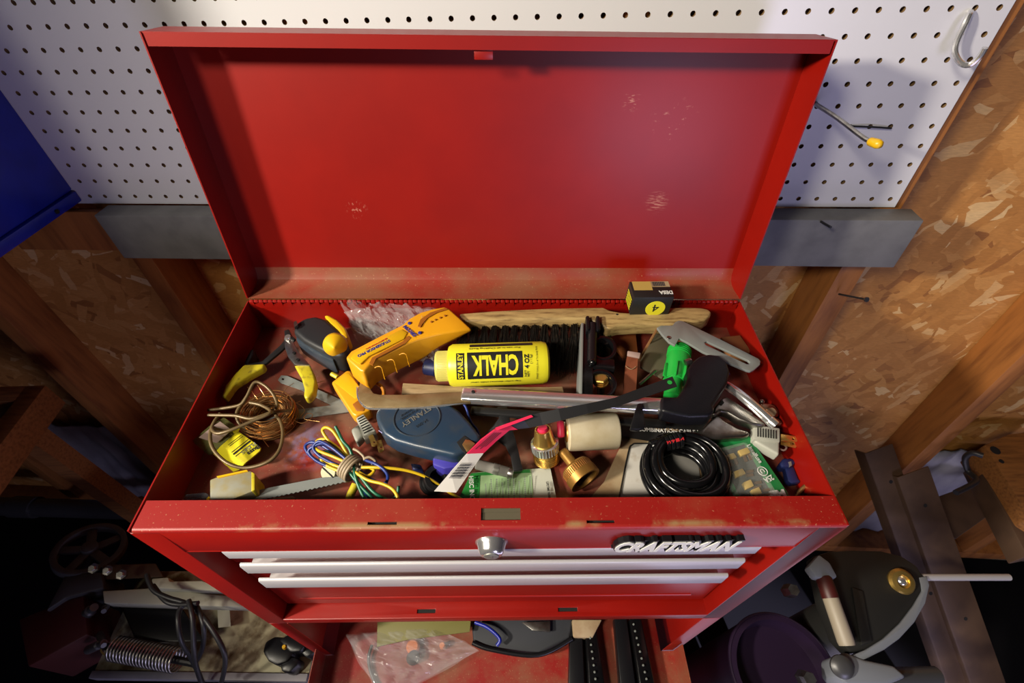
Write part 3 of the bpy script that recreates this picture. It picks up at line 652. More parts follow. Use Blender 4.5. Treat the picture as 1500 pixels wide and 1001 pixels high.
# --- black bracket with two rings
t = root('plastic_bracket', 'black plastic bracket with two round openings in front of the brush', 'bracket', 872, 530)
def ringplate(cx, cy, ro, ri, z, th, mb): 
    o_ = ell(cx, cy, ro, ro*.92, 28); i_ = ell(cx, cy, ri, ri*.92, 28); return plate(o_, z, th, [i_], mb)
mb = ringplate(884, 510, 20, 14.5, .004, .012, MB()); ringplate(879, 563, 25, 18, .0035, .012, mb)
plate([(855, 474), (869, 474), (869, 585), (852, 585)], .0042, .012, mb=mb); plate([(868, 524), (900, 526), (901, 543), (868, 540)], .0038, .012, mb=mb)
obj('plate', mb, 'black_gloss', t, bevel=.0012)
obj('edge_strip', plate([(851.5, 473), (855, 473), (853, 578), (849, 578)], .006, .040), 'bracket_grey', t, bevel=.0006)
for x in (861, 876): obj('fin', plate([(x-3, 462), (x+2.5, 462), (x+4, 482), (x-2, 484)], .012, .02), 'black_plastic', t, bevel=.002)
obj('rod', MB().tube([P(868, 476, .006), P(867, 531, .004)], .0058, 14), 'black_plastic', t)
c = P(868, 531, .006); obj('rod_end', MB().ball(c, .0045), 'black_gloss', t)
a = P(880, 575, -.03); b = P(880, 553, .0)
t = root('hex_bolt', 'small bolt with a brass nut standing inside the black bracket ring', 'bolt', 880, 572)
obj('shank', MB().lathe(a, b, [(0, .0045), (1, .0045)], 16), 'dark_steel', t)
d = (b-a).normalized(); obj('nut', MB().lathe(b-d*.006, b+d*.001, [(0, .0075), (.15, .0085), (.85, .0085), (1, .0072)], 6), 'brass', t, smooth=False)
obj('washer', MB().lathe(b-d*.0085, b-d*.0062, [(0, .0095), (1, .0095)], 24), 'brass_dull', t)
# --- little black box on the brush
zt_ = .036; a, b = P(920, 413, zt_), P(979, 412, zt_); c, d = P(988, 436, zt_), P(931, 436, zt_)
xd = ((b-a)+(c-d)).normalized(); yd = V((-xd.y, xd.x, 0)); ctr = (a+b+c+d)/4; bw_, bd_ = ((b-a).length+(c-d).length)/2, .5*((d-a).dot(-yd)+(c-b).dot(-yd)); bh = .030
t = thing('small_box', 'small worn black carton with a yellow number four perched on the brush handle', 'box', ctr-V((0, 0, bh)))
RM = M((xd, yd, V((0, 0, 1)))).transposed()
BL = lambda x, y, z: ctr + xd*x + yd*y + V((0, 0, z))
hw, hd = bw_/2, bd_/2
mb = MB()
mb.box(ctr-V((0, 0, bh/2)), bw_, bd_, bh, RM); obj('carton', mb, 'print_black', t, bevel=.0008)
def bq(name, m, x0, x1, y0, y1, zz=.0003): obj(name, MB().slab([BL(x0, y0, zz), BL(x1, y0, zz), BL(x1, y1, zz), BL(x0, y1, zz)], [BL(x0, y0, zz-.0004), BL(x1, y0, zz-.0004), BL(x1, y1, zz-.0004), BL(x0, y1, zz-.0004)]), m, t)
bq('yellow_panel', 'fuse_tan', -hw*.88, hw*.05, -hd*.1, hd*.98); bq('white_panel', 'tan_card', hw*.05, hw*.98, hd*.30, hd*.98)
mb = MB()
for i in range(14):
    x = hw*(.12+.045*i); mb.add([BL(x, hd*.38, .0005), BL(x+.0006*(1+i % 2), hd*.38, .0005), BL(x+.0006*(1+i % 2), hd*.92, .0005), BL(x, hd*.92, .0005)], [(0, 1, 2, 3)])
obj('barcode', mb, 'barcode', t)
obj('lettering', text_mb('DESA', BL(hw*.66, -hd*.42, .0003), -xd, -yd, .017, .0065, bold=.03), 'print_white', t, smooth=False)
fr = lambda x, z: BL(x, -hd-.0005, z)
mb = MB(); n_ = 28; vs = [fr(hw*.22+.0125*math.cos(2*math.pi*i/n_), -.019+.0125*math.sin(2*math.pi*i/n_)) for i in range(n_)]
obj('number_disc', mb.slab(vs, [v+yd*.0006 for v in vs]), 'chalk_yellow', t)
obj('lettering', text_mb('4', fr(hw*.22, -.018), -xd, V((0, 0, -1)), .008, .012, bold=.0), 'print_black', t, smooth=False)
lf = lambda y, z: ctr - xd*(hw+.0005) + yd*y + V((0, 0, z))
mb = MB()
for i in range(5): mb.add([lf(-hd*.7, -.008-i*.004), lf(hd*.7, -.008-i*.004), lf(hd*.7, -.010-i*.004), lf(-hd*.7, -.010-i*.004)], [(0, 1, 2, 3)])
obj('end_print', mb, 'chalk_yellow', t)
# --- grey bracket arm with a slot
t = root('angle_bracket', 'grey metal arm with a long slot lying over the right end of the tray', 'bracket', 1040, 510)
O3 = Z3([(845, 360), (870, 348), (900, 352), (1180, 488), (1455, 628), (1470, 645), (1466, 672), (1420, 712), (1398, 720), (1370, 714), (1050, 578), (930, 505), (875, 478), (845, 530), (800, 505), (750, 450), (712, 400), (740, 385), (825, 385)])
zf = lambda x: .004
O3 = [(x, y, .0125-.00006*(x-980)) for x, y in O3]
SL = [(x, y, .0125-.00006*(x-980)) for x, y in Z3([(1058, 510), (1075, 500), (1380, 640), (1394, 655), (1388, 668), (1370, 668), (1070, 528)])]
obj('arm', plate(O3, None, .0035, [SL]), 'bracket_grey', t, bevel=.0005)
c = P(*Z3([(798, 476)])[0], .012); obj('rivet', MB().ball(c, .0032, sc=(1, 1, .5)), 'steel', t)
obj('link', plate([(x, y, .004-.0009*(y-480)) for x, y in Z3([(705, 405), (722, 412), (592, 640), (574, 630)])], None, .003), 'cardboard', t, bevel=.0004)
tag(obj('plastic_sheet', plate([(x, y, -.018) for x, y in Z3([(715, 420), (850, 540), (830, 640), (750, 770), (592, 688), (590, 640)])], None, .003), 'olive_plate', bevel=.0006), 'dark olive plate below the grey slotted arm', 'plate')
# --- green hose fitting
t = root('hose_fitting', 'bright green plastic hose fitting behind the saw handle', 'hose fitting', 990, 560)
p0, p1 = P(984, 582, -.010), P(996, 511, -.010); a = (p1-p0).normalized(); LL = (p1-p0).length
obj('body', MB().lathe(p0, p1, [(0, .008), (0, .0095), (.3, .0100), (.3, .0118), (.36, .0122), (.55, .0128), (.60, .0140), (.98, .0135), (1, .011), (1, .009)], 32), 'green_plastic', t, ang=30)
for k in range(4): obj('thread', MB().tube([p0+a*LL*(.82+k*.04)+(a.orthogonal().normalized()*math.cos(th)+a.cross(a.orthogonal().normalized())*math.sin(th))*.0139 for th in [2*math.pi*i/24 for i in range(24)]], .0007, 6, closed=True), 'green_plastic', t)
for th in (-.2, .9, 2.0, 3.1, 4.3, 5.3):
    u = a.orthogonal().normalized(); w = a.cross(u); e_ = u*math.cos(th)+w*math.sin(th); q = a.cross(e_)
    obj('lug', MB().box(p0+a*LL*.42+e_*.0135, .0022, .0055, LL*.26, M((q, e_, a)).transposed()), 'green_plastic', t, bevel=.0006)
# --- hacksaw
t = root('hacksaw', 'hacksaw with chrome tube frame and black pistol grip across the tray', 'hacksaw', 800, 590)
def zs_(x): return .002+.010*(x-520)/450
pA = [(527, 560, -.004), (524, 574, 0), (526, 586, .001), (534, 594, .002), (548, 597, .002), (600, 596, .003), (690, 588, .004), (690, 573, .004), (640, 574.5, .004), (590, 578, .003), (556, 578, .002), (547, 576, .001), (542, 569, 0)]
obj('front_arm', plate(pA, None, .006), 'bronze', t, bevel=.0012, seg=2)
rim_ = cr([P(x, y, z-.003) for x, y, z in ((524, 568, 0), (525, 582, .001), (534, 595, .002), (550, 599, .002), (620, 597.5, .003), (692, 588, .004))], 6)
obj('edge_rail', MB().tube(rim_, .0016, 8), 'chrome', t)
a, b = P(676, 579.5, .001), P(974, 596, .006); d = (b-a).normalized(); sd = V((-d.y, d.x, 0)).normalized()
obj('frame_tube', MB().box((a+b)/2, (b-a).length, .0175, .011, M((d, sd, d.cross(sd))).transposed()), 'chrome', t, bevel=.003, seg=3)
a, b = P(690, 602, -.018), P(975, 622, -.014); d = (b-a).normalized(); sd = V((-d.y, d.x, 0)).normalized()
obj('lower_bar', MB().box((a+b)/2, (b-a).length, .009, .006, M((d, sd, d.cross(sd))).transposed()), 'dark_steel', t, bevel=.001)
c = P(693, 574, .0075); obj('frame_pin', MB().lathe(c, c+V((0, 0, .001)), [(0, .002), (1, .0016)], 12), 'black_hole', t)
gp_ = [(969, 580), (992, 581), (1000, 570), (1008, 551), (1007, 541), (1014, 530), (1024, 522), (1038, 518), (1054, 520), (1065, 530), (1070, 545), (1066, 562), (1054, 580), (1045, 594), (1047, 598), (1047, 603), (1040, 609), (1010, 610), (988, 606), (969, 602)]
obj('grip', plate(gp_, .018, .020), 'dark_grip', t, bevel=.0065, seg=4, ang=70)
mb = MB()
for i in range(26):
    u = i/25; x = 1070-24*u-2*math.sin(u*3.1); y = 548+46*u
    c = P(x-1.5, y, .012); mb.ball(c, .0007, 6)
obj('grip_beads', mb, 'violet_blue', t)
c = P(1009, 532, .012); obj('blade_screw', MB().lathe(c-V((.004, 0, 0)), c+V((.003, .002, .002)), [(0, .004), (.7, .004), (1, .003)], 14), 'steel', t)
obj('blade_hook', plate([(923, 628), (930, 603), (934, 591), (940, 590), (943, 603), (946, 620), (945, 626), (934, 629)], .016, .006), 'black_plastic', t, bevel=.0015)
# --- blade in its sleeve, twisting over everything
EA = [(985, 551.5, .030), (945, 566, .030), (900, 583, .030), (858, 592, .029), (818, 599, .027), (790, 605, .024), (765, 613, .021), (744, 621, .018), (724, 630, .015), (704, 645, .011), (684, 665, .006), (660, 692, .001), (636, 720, -.003)]
EB = [(992, 566, .030), (950, 580, .029), (905, 595, .028), (862, 606, .026), (822, 616, .022), (795, 623, .017), (776, 627, .012), (758, 629, .010), (746, 630, .009), (728, 645, .005), (708, 664, .001), (688, 692, -.004), (668, 722, -.006)]
ta, tb = pts3(EA), pts3(EB)
def band(i0, i1, off, th):
    mb = MB()
    for i in range(i0, i1):
        q = [ta[i], ta[i+1], tb[i+1], tb[i]]; n_ = (q[1]-q[0]).cross(q[3]-q[0]).normalized(); n_ = n_ if n_.dot(CP-q[0]) > 0 else -n_
        mb.slab([p+n_*off for p in q], [p+n_*(off-th) for p in q])
    return mb
t = root('saw_blade', 'black saw blade with a red and white card sleeve arching across the tray', 'saw blade', 760, 625, -.02)
obj('blade', band(0, 8, 0, .0009), 'dark_steel', t)
obj('red_sleeve', band(7, 10, .0009, .0022), 'magenta', t); obj('white_sleeve', band(10, 12, .0009, .0022), 'paper_white', t)
c = P(981, 560.5, .0302); obj('eyelet', MB().lathe(c, c+V((0, 0, .0004)), [(0, .0026), (1, .0026)], 16), 'green_plastic', t)
mb = MB()
A0, A1, B0, B1 = ta[10], ta[12], tb[10], tb[12]
def sl_pt(u, v): 
    return (A0*(1-u)+A1*u)*(1-v)+(B0*(1-u)+B1*u)*v + V((0, 0, .0016))
for i in range(17):
    u = .28+.4*i/17; w_ = .007*(1+(i*7 % 3)); mb.add([sl_pt(u, .18), sl_pt(u, .78), sl_pt(u+w_, .78), sl_pt(u+w_, .18)], [(0, 1, 2, 3)])
obj('barcode', mb, 'barcode', t)
A0, A1, B0, B1 = ta[8], ta[10], tb[8], tb[10]; mb = MB()
for k in range(4): v = .25+.14*k; mb.add([sl_pt(.15, v), sl_pt(.85-.1*(k % 2), v), sl_pt(.85-.1*(k % 2), v+.06), sl_pt(.15, v+.06)], [(0, 1, 2, 3)])
obj('small_print', mb, 'print_black', t)
obj('sleeve_edge', MB().slab([P(725, 627, .0166), P(778, 608, .0243), P(781, 611, .0243), P(728, 631, .0166)], [P(725, 627, .0158), P(778, 608, .0235), P(781, 611, .0235), P(728, 631, .0158)]), 'magenta', t)
# --- blue chalk reel
t = root('chalk_reel', 'dark blue teardrop chalk line reel under the hacksaw frame', 'chalk reel', 620, 640)
ro = [(549, 604), (556, 594), (580, 586), (615, 582), (650, 585), (672, 600), (689, 618), (703, 636), (705, 643), (694, 653), (680, 662), (666, 668), (640, 662), (605, 654), (578, 646), (562, 636), (552, 618)]
zr = .000; obj('case', plate(ro, zr, .026), 'reel_blue', t, bevel=.007, seg=4, ang=70)
obj('seam', MB().tube([p+V((0, 0, 0)) for p in pts3([(555, 631), (577, 646.5), (605, 655), (640, 663), (664, 668.5)], zr-.010)], .0005, 6), 'violet_blue', t)
cc = P(611, 612, zr+.0002); mb = MB(); mb.tube([cc+V((.0248*math.cos(2*math.pi*i/48), .0230*math.sin(2*math.pi*i/48), 0)) for i in range(48)], .0009, 6, closed=True)
obj('embossed_ring', mb, 'reel_emboss', t)
ud = (P(589, 622, zr)-P(628, 598, zr)).normalized(); vd = V((0, 0, 1)).cross(ud)
for s, dy, w_, h_ in (('STANLEY', -.0015, .036, .0062), ('CHALK LINE REEL', -.0085, .030, .0026), ('HOLDS 4 OZ CHALK', -.0125, .026, .0024), ('34-500', .0095, .014, .0034)):
    obj('embossed_lettering', text_mb(s, cc+vd*dy, ud, vd, w_, h_, ext=.0004, bold=.01), 'reel_emboss' if s != 'STANLEY' else 'dull_steel', t, smooth=False)
obj('hook_window', plate(Z5([(945, 440), (1000, 392), (1040, 420), (1010, 520), (985, 500)]), zr+.0007, .002), 'black_hole', t)
obj('end_hook', plate(Z5([(985, 455), (1010, 418), (1045, 425), (1080, 448), (1045, 500), (1020, 510)]), zr+.0018, .002), 'copper', t, bevel=.0005)
obj('nose', plate([(634, 664), (674, 668), (672, 684), (650, 687), (634, 681)], -.016, .022), 'violet_blue', t, bevel=.002)
obj('crank', plate(Z5([(605, 590), (680, 600), (700, 640), (625, 640)]), -.030, .012), 'navy', t, bevel=.002)
# --- plugs
def plug(label, px, top, funnel, pr, z, dirv):
    t = root('power_plug', label, 'plug', *px)
    obj('body', plate(top, z, .019), 'plug_grey', t, bevel=.0016)
    obj('cord_end', plate(funnel, z-.003, .014), 'plug_grey', t, bevel=.003, seg=3)
    return t
tp = Z5([(205, 262), (262, 230), (352, 355), (258, 398)]); t = plug('grey two prong plug left of the blue chalk reel', (540, 632), tp, Z5([(165, 342), (225, 300), (262, 392), (208, 445)]), None, -.020, None)
def ribs(tp, z, n, par):
    q = pts3(tp, z+.0003); mb = MB()
    for i in range(n):
        u = .12+.76*i/(n-1); a = (q[0]*(1-u)+q[3]*u); b = (q[1]*(1-u)+q[2]*u); a, b = a*.85+b*.15, a*.15+b*.85
        mb.tube([a, b], .0007, 5)
    obj('rib', mb, 'print_black', par)
ribs([tp[0], tp[1], tp[2], tp[3]], -.020, 7, t)
def prong(pts, hole, z, par, m='brass'):
    h = ell(hole[0], hole[1], 1.7, 1.5, 12); obj('prong', plate(pts, z, .0016, [h]), m, par, bevel=.0003)
prong(Z5([(298, 398), (328, 374), (362, 450), (345, 470), (322, 468)]), Z5([(340, 438)])[0], -.024, t); prong(Z5([(352, 430), (392, 420), (412, 495), (398, 512), (374, 515)]), Z5([(391, 477)])[0], -.027, t)
tp = [(1104, 622), (1143, 627), (1143, 648), (1104, 643)]; t = plug('grey two prong plug against the right wall of the tray', (1125, 645), tp, [(1104, 641), (1143, 645), (1142, 667), (1106, 647)], None, -.012, None)
ribs([(1106, 624), (1106, 642), (1141, 646), (1141, 629)], -.012, 8, t)
prong([(1144, 636), (1166, 639), (1168.5, 642), (1168, 647), (1144, 644)], (1162, 643), -.014, t); prong([(1144, 644), (1167, 648), (1168, 652), (1166, 656), (1144, 651)], (1162, 650), -.020, t)
# --- flat saw blades
tag(obj('saw_blade', plate([(407, 557), (412, 550), (421, 551), (500, 586), (520, 594), (512, 602), (486, 594), (440, 571), (411, 561)], -.047, .0012, [ell(414.5, 555.5, 2, 1.7, 10)]), 'bracket_grey'), 'short grey saw blade with a hole, under the yellow shears handle', 'saw blade')
tag(obj('saw_blade', plate([(384, 618), (404, 609), (424, 602), (460, 597), (502, 592), (530, 590), (532, 600), (514, 603), (470, 609), (422, 616), (390, 620)], -.044, .0012), 'bracket_grey'), 'grey blade running from the copper coil to the small yellow piece', 'saw blade')
up = [(329, 736), (332, 729), (338, 727), (398, 714), (470, 700), (516, 697)]; lo = [(516, 703), (470, 713), (382, 732), (337, 737)]
te = []
for i in range(40):
    u = i/39; x = 516-134*u; y = 703+29*u; te.append((x, y+(1.4 if i % 2 else 0)))
tag(obj('saw_blade', plate(up+te+[(337, 737)], -.030, .0012, [ell(336, 731.5, 2, 1.6, 10)]), 'bracket_grey'), 'long toothed grey saw blade along the front left edge of the tray', 'saw blade')
# --- copper wire coil
mb = MB(); c = P(396, 612, -.040)
for k in range(80):
    r = random.uniform(.0150, .0285); dx, dy = random.gauss(0, .0015), random.gauss(0, .0015); z0 = random.uniform(-.006, .012); ph = random.uniform(0, 6.28); tilt = random.gauss(0, .12)
    mb.tube([c+V((dx+r*1.06*math.cos(a), dy+r*math.sin(a), z0+tilt*r*math.cos(a+ph))) for a in [2*math.pi*i/22+ph for i in range(23)]], .0006, 4)
for k in range(26):
    a = random.uniform(0, 6.28); r = random.uniform(.02, .028); p = c+V((r*math.cos(a), r*math.sin(a), random.uniform(0, .012))); d = V((math.cos(a+random.gauss(0, 1)), math.sin(a+random.gauss(0, 1)), .3))
    mb.tube(cr([p, p+d*.006+V((0, 0, .003)), p+d*random.uniform(.01, .018)], 3), .00035, 3)
for pts in ([(424, 612), (440, 620), (452, 616), (458, 608), (450, 606), (446, 614), (468, 618)], [(420, 596), (432, 590), (446, 600), (440, 610)], [(446, 570), (462, 562), (476, 558)]):
    mb.tube(cr([P(x, y, -.035) for x, y in pts], 5), .0004, 4)
tag(obj('copper_wire', mb, 'copper'), 'loose coil of fine copper wire at the left of the tray', 'wire')
# --- stiff brown wire
mb = MB()
for pts in ([(175, 205, -.018), (300, 190, -.016), (410, 165, -.014), (458, 105, -.010), (512, 5, -.004), (575, 15, -.006), (645, 80, -.010), (680, 160, -.014), (668, 235, -.016), (705, 290, -.016), (722, 390, -.016), (690, 510, -.016), (600, 590, -.018), (450, 628, -.020), (320, 595, -.016), (225, 510, -.014), (190, 420, -.012), (205, 320, -.012), (262, 230, -.014)],
            [(175, 242, -.012), (280, 243, -.011), (380, 247, -.010), (480, 268, -.010), (560, 250, -.010), (650, 220, -.012), (780, 206, -.022)],
            [(480, 150, -.008), (565, 170, -.008), (632, 222, -.006), (500, 285, -.006), (330, 355, -.006), (240, 375, -.008), (202, 340, -.009), (225, 280, -.008)],
            [(455, 110, -.012), (400, 190, -.016), (383, 240, -.018), (400, 300, -.022), (460, 345, -.028), (545, 380, -.034)]):
    mb.tube(cr([P(*p) for p in Z4(pts)], 7), .0019, 8)
tag(obj('bent_wire', mb, 'brown_wire', ang=80), 'stiff brown wire bent into wide loops over the copper coil', 'wire')
# --- fuse card with clear lid
t = root('fuse_packet', 'opened fuse packet with a yellow printed card inside the brown wire loop', 'packet', 340, 650)
obj('card', plate([(x, y, -.030) for x, y in Z4([(272, 462), (392, 358), (560, 478), (552, 505), (440, 598)])], None, .002), 'card_yellow', t, bevel=.0004)
obj('card_flap', plate(Z4([(272, 462, -.0305), (436, 598, -.0305), (400, 640, -.045), (358, 656, -.048), (212, 528, -.040)]), None, .0012), 'card_yellow', t)
obj('clear_tray', plate(Z4([(52, 430, -.024), (180, 320, -.012), (290, 255, -.010), (402, 335, -.026), (272, 462, -.033), (195, 522, -.038), (165, 525, -.036)]), None, .004), 'olive_clear', t, bevel=.001)
obj('pink_card', plate(Z4([(105, 405, -.0175), (200, 330, -.0085), (262, 288, -.0065), (345, 350, -.0195), (235, 445, -.0275)]), None, .0008), 'card_pink', t)
obj('hang_tab', plate(Z4([(345, 350, -.022), (372, 330, -.020), (402, 338, -.022), (392, 360, -.026), (360, 372, -.027)]), None, .0015), 'grip_yellow', t)
def ftext(s, p0, p1, z, h, m, par, bold=.0): flat_text('lettering', s, par, p0, p1, z, h, m, bold=bold)
q = Z4([(548, 470), (466, 530), (520, 448), (420, 522), (486, 432), (360, 530), (440, 392), (330, 470)])
ftext('Buss', q[0], q[1], -.0298, .0058, 'print_black', t, .03); ftext('FUSES', q[2], q[3], -.0298, .005, 'print_grey', t)
mb = MB()
for k, (a, b, w_) in enumerate((((484, 430), (358, 530), .0024), ((500, 446), (372, 546), .0008), ((470, 418), (345, 516), .0008), ((430, 395), (330, 470), .0007), ((420, 385), (320, 462), .0007))):
    A_, B_ = P(*Z4([a])[0], -.0297), P(*Z4([b])[0], -.0297); d = (B_-A_).normalized(); s_ = V((-d.y, d.x, 0))*w_/2; mb.add([A_-s_, A_+s_, B_+s_, B_-s_], [(0, 1, 2, 3)])
obj('printed_bar', mb, 'print_black', t)
# --- clear fuse boxes
t = root('fuse_box', 'dusty clear plastic box with a yellow edge in the front left corner', 'box', 340, 715)
obj('box', plate([(307, 703), (320, 698), (366, 689), (372, 694), (372, 719), (331, 735), (307, 737)], -.018, .030), 'clear_dusty', t, bevel=.0015)
obj('yellow_edge', plate([(317, 698), (361, 688.5), (363, 690.5), (319, 700.5)], -.0165, .004), 'yellow', t)
obj('side_insert', plate([(368, 691), (373, 694), (373, 718), (368, 720)], -.0172, .028), 'grip_yellow', t, bevel=.0006)
for k in range(5):
    x = 322+k*9.0; obj('fuse', MB().tube([P(x, 703-k*1.7, -.0215), P(x+1.5, 726-k*2.6, -.0215)], .0026, 8), 'glassy', t)
t = root('fuse_box', 'small dark clear box standing behind the front rail in the left corner', 'box', 292, 728)
obj('box', plate([(272, 724), (300, 721.5), (305, 724), (304, 742), (262, 744)], -.028, .020), 'clear_dark', t, bevel=.001)
obj('tab', plate([(302, 731), (306, 727.5), (307, 730), (304, 736)], -.0265, .004), 'yellow', t)
tag(obj('fuse_strip', plate(Z4([(560, 880), (640, 850), (790, 832), (818, 850), (800, 885), (700, 910)]), -.040, .008), 'clear_dusty', bevel=.001), 'flat clear strip lying under the long toothed blade at the front', 'strip')
# --- bundle of coloured wires
t = root('wire_bundle', 'bundle of blue, yellow and green wires tied together near the front', 'wire bundle', 513, 690)
def wires(name, m, lists, r=.0017):
    mb = MB()
    for pts in lists:
        mb.tube(cr([P(*p) for p in Z4(pts)], 7), r, 8)
    return obj(name, mb, m, t, ang=80)
wires('blue_wire', 'blue_wire', [[(1190, 600, -.018), (1090, 520, -.018), (1000, 460, -.018), (930, 440, -.020), (885, 475, -.022), (930, 545, -.024), (1030, 605, -.026), (1150, 650, -.026)],
    [(1210, 590, -.012), (1120, 500, -.012), (1030, 450, -.012), (950, 470, -.014), (910, 510, -.018), (960, 570, -.022), (1060, 620, -.024), (1150, 640, -.024)],
    [(1180, 560, -.010), (1080, 480, -.008), (990, 435, -.010), (945, 480, -.014), (990, 540, -.016), (1100, 600, -.018), (1180, 630, -.018)],
    [(1320, 570, -.014), (1400, 600, -.010), (1460, 640, -.010), (1490, 690, -.014), (1465, 745, -.022), (1380, 720, -.024), (1290, 650, -.022)],
    [(1210, 660, -.018), (1270, 740, -.022), (1330, 820, -.03), (1400, 868, -.04)]])
wires('yellow_wire', 'yellow_wire', [[(1200, 540, -.014), (1150, 450, -.008), (1090, 360, -.004), (1040, 332, -.004), (1012, 355, -.008), (1050, 420, -.012), (1120, 490, -.014), (1190, 560, -.014)],
    [(1190, 590, -.012), (1090, 545, -.012), (1000, 510, -.014), (960, 480, -.016), (975, 430, -.016), (1030, 420, -.014), (1110, 470, -.012), (1190, 550, -.012)],
    [(1160, 630, -.016), (1080, 600, -.018), (1010, 560, -.022), (1020, 600, -.024), (1130, 650, -.022)],
    [(1300, 625, -.012), (1400, 625, -.010), (1520, 632, -.012), (1640, 650, -.016), (1760, 690, -.022), (1860, 750, -.030), (1960, 820, -.036), (2040, 865, -.036)],
    [(1280, 660, -.014), (1340, 690, -.016), (1390, 650, -.016), (1360, 625, -.014)],
    [(1240, 650, -.014), (1340, 715, -.012), (1450, 745, -.010), (1520, 780, -.010), (1558, 830, -.010), (1562, 875, -.012)]])
wires('green_wire', 'green_wire', [[(1235, 560, -.012), (1210, 490, -.008), (1160, 430, -.004), (1130, 370, -.002), (1106, 325, .000)],
    [(1190, 600, -.014), (1110, 550, -.014), (1030, 510, -.016), (990, 540, -.022), (1060, 610, -.026), (1150, 650, -.024)],
    [(1240, 600, -.012), (1250, 680, -.014), (1280, 770, -.018), (1320, 850, -.022), (1345, 870, -.024)],
    [(1210, 660, -.014), (1290, 760, -.018), (1370, 840, -.022), (1410, 872, -.024)],
    [(1290, 690, -.014), (1380, 800, -.016), (1460, 850, -.020), (1510, 868, -.026), (1555, 830, -.022), (1570, 760, -.018)]])
mb = MB(); a, b = P(*Z4([(1195, 595)])[0], -.016), P(*Z4([(1235, 640)])[0], -.016); ax_ = (P(*Z4([(1290, 690)])[0], -.016)-P(*Z4([(1110, 560)])[0], -.016)).normalized()
u = V((-ax_.y, ax_.x, 0)).normalized()
for k in range(4):
    cc = (a+b)/2 + ax_*(k-1.5)*.0032 + V((0, 0, -.003)); mb.tube([cc+u*.0125*math.cos(th)+V((0, 0, .0115*math.sin(th))) for th in [2*math.pi*i/28 for i in range(28)]], .0016, 7, closed=True)
for pts in ([(1240, 490, -.006), (1270, 505, -.004), (1310, 540, -.006), (1320, 570, -.008)], [(1320, 560, -.006), (1360, 550, -.006), (1400, 580, -.01), (1370, 600, -.012)]): mb.tube(cr([P(*p) for p in Z4(pts)], 5), .0014, 6)
obj('tie', mb, 'tie_tan', t, ang=80)
# --- little hardware at the front
c = P(482, 692, -.030); d = V((-.25, -.55, .8)).normalized()
t = root('slotted_nut', 'slotted brass screw head lying left of the wire bundle', 'screw', 482, 695); 
mb = MB().lathe(c-d*.012, c+d*.002, [(0, .0035), (.55, .0035), (.56, .0095), (.85, .0098), (1, .0085)], 24); obj('head', mb, 'olive_metal', t)
u = d.orthogonal().normalized(); w = d.cross(u); obj('slot', MB().box(c+d*.0017, .0016, .017, .0012, M((u, w, d)).transposed()), 'black_hole', t)
tag(obj('dowel', MB().tube([P(508, 742, -.044), P(514, 724, -.040), P(521, 710, -.038)], .0042, 12), 'grip_yellow'), 'short olive stick under the wire bundle at the front rail', 'stick')
t = root('leaflet', 'green and white printed leaflet at the front of the tray', 'leaflet', 740, 715)
LF = [(668, 740, -.040), (690, 693, -.044), (806, 685.5, -.044), (817, 740, -.040)]
obj('sheet', plate(LF, None, .0006), 'leaf_pale', t)
obj('green_field', plate([(699, 705, -.0425), (700, 692.5, -.0435), (778, 687.5, -.0435), (782, 738, -.0395), (699, 738, -.0395)], None, .0004), 'leaf_green', t)
obj('green_band', plate([(668, 739, -.0393), (690, 693.5, -.0432), (776, 687.8, -.0432), (777, 692.5, -.0428), (703, 697, -.0426), (702, 739, -.0393)], None, .0003), 'leaf_dark', t)
flat_text('lettering', 'HISC INC', t, (690, 698), (692, 732), -.0388, .0050, 'print_white', bold=.02)
mb = MB()
for k in range(9):
    x = 710+k*8.2; y0 = 703-k*.6+6*(k % 3 == 0); A_, B_ = P(x, y0, -.0388), P(x+1.6, 734, -.0388); A2, B2 = P(x+2.2, y0, -.0388), P(x+3.8, 734, -.0388)
    for q in range(12):
        u0, u1 = q/12, (q+.62)/12; mb.add([A_.lerp(B_, u0), A_.lerp(B_, u1), A2.lerp(B2, u1), A2.lerp(B2, u0)], [(0, 1, 2, 3)])
obj('small_print', mb, 'print_grey', t)
flat_text('lettering', 'LIFETIME WARRANTY', t, (801.5, 706), (807, 743), -.0392, .0026, 'print_black', bold=.02)
t = root('glass_fuse', 'dusty glass tube fuse lying on top of the green leaflet', 'fuse', 725, 688)
a, b = P(697, 680, -.030), P(752, 694, -.034); obj('tube', MB().lathe(a, b, [(0, .0046), (.03, .0056), (.62, .0058), (.95, .0056), (1, .0044)], 20), 'glassy', t)
d = b-a; obj('dark_band', MB().lathe(a+d*.46, a+d*.63, [(0, .0058), (0.05, .0061), (.95, .0061), (1, .0058)], 20), 'dull_steel', t)
obj('end_cap', MB().lathe(a+d*.86, a+d*1.0, [(0, .0058), (.1, .0061), (.9, .0060), (1, .005)], 20), 'steel', t)
tag(obj('steel_bracket', plate([(728, 596), (742, 594), (745, 603), (748, 622), (755, 642), (766, 688), (752, 690), (748, 668), (741, 653), (724, 642), (706, 640), (722, 624), (731, 612)], -.018, .004), 'dark_steel', bevel=.001), 'dark forked steel bracket between the blue reel and the brass nozzle', 'bracket')
tag(obj('ring_spool', MB().lathe(P(632, 708, -.046), P(641, 700, -.026), [(0, .008), (0, .0135), (.2, .0135), (.22, .0115), (.8, .0115), (.82, .0135), (1, .0135), (1, .0085), (.4, .008)], 28), 'dark_steel'), 'small dark steel ring beside the white card sleeve near the front rail', 'ring')
